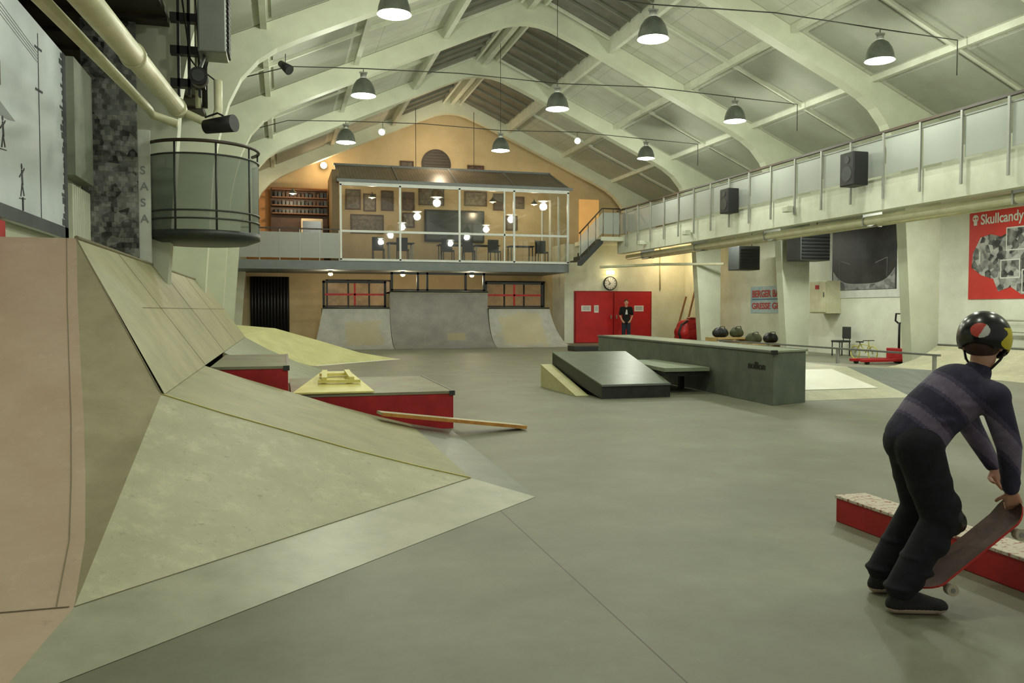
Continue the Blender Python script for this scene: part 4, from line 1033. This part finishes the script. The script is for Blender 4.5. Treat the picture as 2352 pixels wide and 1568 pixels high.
for a_ in (ankN,ankF): body.append((a_,a_+Rv*.1-Zv*.045,.03,.026))
body+=[(L(.295,0,1.02),L(.335,0,1.11),.048,.045)]
fdir=(Rv*.55+Dv*.55-Zv*.55).normalized()
updir=(Zv-fdir*Zv.dot(fdir)).normalized();sdir=fdir.cross(updir)
rotH=Matrix((fdir,sdir,updir)).transposed()
def H(f,s_,u): return hd+fdir*f+sdir*s_+updir*u
body+=[('e',H(0,0,.02),(.092,.073,.088),rotH),('e',H(.035,0,-.05),(.055,.052,.06),rotH),(H(.085,0,.0),H(.103,0,-.022),.010,.013),('e',H(.078,0,-.052),(.014,.022,.008),rotH),('e',H(.065,0,-.085),(.02,.022,.018),rotH)]
for s_ in (-1,1): body+=[('e',H(-.005,.075*s_,-.012),(.018,.010,.028),rotH)]
body+=hand(wrN,(L(.49,-.02,.45)-wrN),Dv*.8+Rv*.3,.9,1.1,-1)
body+=hand(wrF,(L(.50,.07,.53)-wrF),-Dv+Rv*.1-Zv*.2,.9,1.0,1)
bo=figobj(capmesh(body,.0055,[skin],'person',smooth=2),'person',L(0,0,0),None,'child in black helmet and striped sweater bending to grab a skateboard','person')
for s_ in (-1,1):
    b=B();b.ball(H(.083,.03*s_,.008),(.012,.012,.010),paperm,n=10,m=8);b.ball(H(.0935,.03*s_,.006),(.004,.005,.005),black,n=8,m=6);b.obj('eye',bo)
bhair=M('brown_hair',(84,62,46),rough=.8,c2=(62,44,32),scale=40,stretch=(1,1,.2))
figobj(capmesh([('e',H(-.025,0,-.005),(.082,.080,.070),rotH),('e',H(-.05,0,-.045),(.045,.055,.035),rotH)],.008,[bhair],'hair',smooth=2),'hair',hd,bo,'short brown hair below the helmet')
navy=M('sweater_navy',(60,57,80),rough=.9,c2=(48,45,66),scale=22)
lilac=M('sweater_lilac_stripe',(124,115,136),rough=.9,c2=(104,96,118),scale=22)
mid_=M('sweater_mid_purple',(88,80,106),rough=.9,c2=(72,66,92),scale=22)
axis=(L(.285,0,1.01)-pel).normalized()
def sm(c):
    t=(c-pel).dot(axis)
    if .045<t<.095: return 1
    if .03<t<.045 or .095<t<.115: return 2
    if .205<t<.27: return 1
    if .19<t<.205 or .27<t<.29: return 2
    return 0
swc=[(pel+axis*.005,wai,.130,.132),(wai,che,.132,.138),(che,L(.28,0,1.015),.132,.088),(shN,shF,.070,.070),(che,shN,.105,.068),(che,shF,.105,.068),(L(.285,0,1.0),L(.318,0,1.065),.078,.060)]
swc+=[(shN,elN,.064,.052),(elN,wrN+(elN-wrN)*.06,.052,.036),(shF,elF,.064,.052),(elF,wrF+(elF-wrF)*.06,.052,.036)]
for t_ in (.3,.55,.8): swc.append(('e',elN.lerp(wrN,t_),.05-.010*t_))
for i_,(r_,d_,z_) in enumerate(((.02,-.11,.80),(.12,-.12,.86),(.2,-.12,.93),(.05,.1,.82))): swc.append(('e',L(r_,d_,z_),(.05,.025,.02),rotL))
figobj(capmesh(swc,.008,[navy,lilac,mid_],'sweater',smooth=3,matfn=sm),'sweater',L(.15,0,.8),bo,'navy sweater with lilac-grey stripes')
trm=M('black_trousers',(28,29,38),rough=.9,c2=(18,19,26),scale=12,bump=.3)
tc=[('e',pel-Zv*.02,(.130,.145,.12),rotL)]
for h,k,a in ((hipN,kneN,ankN),(hipF,kneF,ankF)):
    tc+=[(h,k,.104,.080),(k,a+Zv*.02,.076,.064),('e',k+(a-k)*.3+Rv*.01,.080),('e',k+(a-k)*.8,.070),('e',h+(k-h)*.5,.096),('e',h+(k-h)*.8+Rv*.02,.085)]
    for t_,o_ in ((.15,.03),(.5,-.02),(.72,.025),(.92,-.02)): tc.append(('e',k.lerp(a,t_)+Rv*o_,(.07,.072,.022),rotL))
figobj(capmesh(tc,.008,[trm],'trousers',smooth=3),'trousers',L(.03,0,.1),bo,'loose black trousers')
kp=M('knee_pad_black',(16,16,18),rough=.35)
for kn in (kneN,kneF):
    m_=capmesh([('e',kn+Rv*.05,(.045,.065,.075),rotL),('e',kn+Rv*.08-Zv*.01,(.03,.045,.05),rotL)],.007,[kp],'knee_pad',smooth=2)
    figobj(m_,'knee_pad',kn,bo)
shm=M('skate_shoe_dark',(36,34,38),rough=.8);sol=M('shoe_sole_pale',(206,184,168),rough=.7)
for a_,dr_ in ((ankN,-.06),(ankF,.05)):
    fw=(Rv*1+Dv*dr_).normalized();bs=Vector((a_.x,a_.y,0))
    cps=[(a_-Zv*.01,bs+Zv*.045-fw*.015,.048,.045),(bs+Zv*.04-fw*.025,bs+Zv*.036+fw*.14,.040,.038),(a_-Zv*.02+fw*.01,bs+Zv*.05+fw*.12,.042,.030),('e',bs+Zv*.036+fw*.155,(.050,.045,.032),rotL)]
    def shf(c): return 1 if c.z<.028 else 0
    m_=capmesh(cps,.006,[shm,sol],'shoe',smooth=2,matfn=shf)
    for v in m_.vertices:
        if v.co.z<.003: v.co.z=.003
    figobj(m_,'shoe',bs,bo,'dark skate shoe with pale sole')
hm=M('helmet_black',(20,22,24),rough=.25);hy=M('sticker_yellow',(222,206,50),rough=.4);hr=M('sticker_red',(206,80,72),rough=.4);hw=M('sticker_white',(220,220,215),rough=.4)
me=bpy.data.meshes.new('helmet');bm=bmesh.new();bmesh.ops.create_icosphere(bm,subdivisions=6,radius=1)
for v in list(bm.verts):
    cut=-.30-.42*max(0,min(1,(.35-v.co.x)/.7))
    if v.co.z<cut: bm.verts.remove(v)
hc=H(-.008,0,.028)
for f in bm.faces:
    c=f.calc_center_median();w_=rotH@c
    r_=w_.dot(Rv);z_=w_.dot(Zv);d__=w_.dot(Dv)
    f.material_index=0;f.smooth=True
    sx_=.9*r_-.43*d__;fz=-.43*r_-.9*d__
    if fz>.05:
        q_=((sx_+.18)/.34)**2+((z_-.28)/.26)**2
        if q_<1: f.material_index=2 if (sx_+.18)*.8-(z_-.28)*.5<.06 else 3
        if .66+.12*math.sin(z_*9)<sx_<.97 and -.5<z_<.38: f.material_index=1
for v in bm.verts: v.co=Vector((v.co.x*.118,v.co.y*.100,v.co.z*.110))
bm.to_mesh(me);bm.free()
for m_ in (hm,hy,hr,hw): me.materials.append(m_)
me.transform(Matrix.Translation(hc)@rotH.to_4x4())
ho=figobj(me,'helmet',hc,bo,'black helmet with red-white and yellow stickers')
sd_=ho.modifiers.new('s','SOLIDIFY');sd_.thickness=.012
b=B();b.tube([H(.03,-.09,0),H(.035,-.07,-.06),H(.05,-.03,-.112),H(.05,.03,-.112),H(.035,.07,-.06),H(.03,.09,0)],.006,black,n=6)
b.obj('helmet_strap',bo)
sk=E('skateboard',L(.28,-.0,.05),'worn skateboard held tilted by its nose','skateboard')
tail,nose=L(.085,-.02,.085),L(.50,.0,.415)
ax=(nose-tail).normalized();sdv=Dv.copy();sdv=(sdv-ax*sdv.dot(ax)).normalized();nn=sdv.cross(ax)
if nn.z<0: nn=-nn
LL=.64;mid=(tail+nose)/2
deckm=M('deck_griptape',(104,76,68),rough=.85,c2=(78,58,52),scale=14);deckb=M('deck_underside',(150,108,96),rough=.5,c2=(112,78,70),scale=12)
b=B();K=24;vt=[];vb=[]
for i in range(K+1):
    t=i/K*2-1;x_=t*LL/2;hw_=.098*math.sqrt(max(0,1-max(0,(abs(t)-.68)/.32)**2))+.002
    lift=.045*max(0,(abs(t)-.68)/.32)**1.3
    for s_ in (-1,-.5,0,.5,1):
        q=mid+ax*x_+sdv*s_*hw_+nn*(lift+.008*abs(s_)**2);vt.append(q+nn*.005);vb.append(q-nn*.005)
fs=[(i*5+j,(i+1)*5+j,(i+1)*5+j+1,i*5+j+1) for i in range(K) for j in range(4)]
b.poly(vt,fs,deckm,True);b.poly(vb,[f[::-1] for f in fs],deckb,True)
for j in (0,4): b.poly([v for i in range(K+1) for v in (vt[i*5+j],vb[i*5+j])],[(2*i,2*i+2,2*i+3,2*i+1) for i in range(K)],redp)
b.obj('deck',sk,fixn=False)
wm=M('wheel_urethane',(206,196,172),rough=.5)
for t in (-.62,.62):
    c=mid+ax*t*LL/2
    b=B();b.beam(c-nn*.006-ax*.03,c-nn*.006+ax*.03,.055,.01,galv,up=nn);b.cyl(c-nn*.008,c-nn*.04,.018,galv,r2=.012,n=10);b.cyl(c-nn*.042-sdv*.085,c-nn*.042+sdv*.085,.008,galv,n=8);tr=b.obj('truck',sk)
    for s_ in (-1,1):
        b=B();b.cyl(c-nn*.042+sdv*s_*.065,c-nn*.042+sdv*s_*.1,.027,wm,n=20);b.cyl(c-nn*.042+sdv*s_*.1,c-nn*.042+sdv*s_*.102,.011,galv,n=12);b.obj('wheel',tr)

MO=V(13.35,30.9,0)
mf=V(-.35,-.94,0).normalized();mr_=V(.94,-.35,0).normalized()
def Q(r,f,z): return MO+mr_*r+mf*f+Zv*z
rotM=Matrix((mr_,mf,Zv)).transposed()
mb=[('e',Q(0,0,.95),(.16,.12,.12),rotM),(Q(0,0,.98),Q(0,0,1.2),.13,.14),('e',Q(0,0,1.3),(.17,.11,.15),rotM),(Q(-.16,0,1.42),Q(.16,0,1.42),.06,.06),(Q(0,0,1.42),Q(0,.01,1.55),.058,.055),
 ('e',Q(0,.01,1.66),(.075,.092,.105),rotM),('e',Q(0,.035,1.59),(.055,.055,.05),rotM),(Q(0,.1,1.66),Q(0,.115,1.63),.010,.014),('e',Q(0,.095,1.598),(.024,.012,.008),rotM)]
for s_ in (-1,1):
    mb+=[('e',Q(.078*s_,0,1.645),(.012,.02,.03),rotM),(Q(.085*s_,0,.92),Q(.1*s_,.02,.5),.085,.058),(Q(.1*s_,.02,.5),Q(.12*s_,-.01,.09),.055,.038),(Q(.12*s_,-.02,.06),Q(.14*s_,.12,.035),.035,.03)]
    el=Q(.24*s_,-.05,1.13);wr_=Q(.17*s_,.13,.95)
    mb+=[(Q(.19*s_,0,1.41),el,.052,.04),(el,wr_,.038,.028)]
    mb+=hand(wr_,(-mr_*s_*.5+mf*.3-Zv*.7),-mf*.6-mr_*s_*.5,1.0,.8,s_)
man=figobj(capmesh(mb,.008,[skin],'person',smooth=2),'person',MO,None,'man in black printed t-shirt and dark jeans standing by red doors','person')
for s_ in (-1,1):
    b=B();b.ball(Q(.03*s_,.096,1.672),(.011,.008,.007),paperm,n=8,m=6);b.ball(Q(.03*s_,.103,1.672),(.005,.004,.005),black,n=8,m=6);b.obj('eye',man)
shirt=M('black_tshirt',(20,20,22),rough=.9)
ts=[(Q(0,0,.92),Q(0,0,1.2),.165,.155),('e',Q(0,0,1.28),(.195,.135,.17),rotM),('e',Q(0,0,.95),(.18,.135,.1),rotM),(Q(-.17,0,1.43),Q(.17,0,1.43),.07,.07)]
for s_ in (-1,1): ts+=[(Q(.19*s_,0,1.42),Q(.235*s_,-.035,1.2),.072,.064)]
figobj(capmesh(ts,.014,[shirt],'t_shirt',smooth=3),'t_shirt',Q(0,0,1),man,'black t-shirt with white chest print')
je=M('dark_jeans',(38,44,58),rough=.9)
jc=[('e',Q(0,0,.9),(.175,.135,.12),rotM)]
for s_ in (-1,1): jc+=[(Q(.085*s_,0,.9),Q(.1*s_,.02,.5),.1,.078),(Q(.1*s_,.02,.5),Q(.12*s_,-.01,.1),.075,.062)]
figobj(capmesh(jc,.014,[je],'trousers',smooth=3),'trousers',Q(0,0,.1),man,'dark blue jeans')
hair=M('dark_hair',(28,22,18),rough=.8)
figobj(capmesh([('e',Q(0,-.015,1.70),(.086,.098,.085),rotM),('e',Q(0,-.04,1.65),(.082,.07,.08),rotM)],.012,[hair],'hair',smooth=2),'hair',Q(0,0,1.6),man)
b=B();b.poly([Q(-.05,.175,1.18),Q(.05,.175,1.18),Q(.03,.165,1.36),Q(-.01,.165,1.38)],[(0,1,2,3)],paperm);b.obj('shirt_print',man,solid=.01)
for s_ in (-1,1):
    figobj(capmesh([(Q(.12*s_,-.03,.05),Q(.14*s_,.14,.04),.048,.042)],.012,[kp],'shoe',smooth=2),'shoe',Q(.12*s_,0,.02),man)

wd=bpy.data.worlds.new('world');sc.world=wd;wd.use_nodes=True
bg=wd.node_tree.nodes['Background'];bg.inputs[0].default_value=(.82,.83,.72,1);bg.inputs[1].default_value=.45
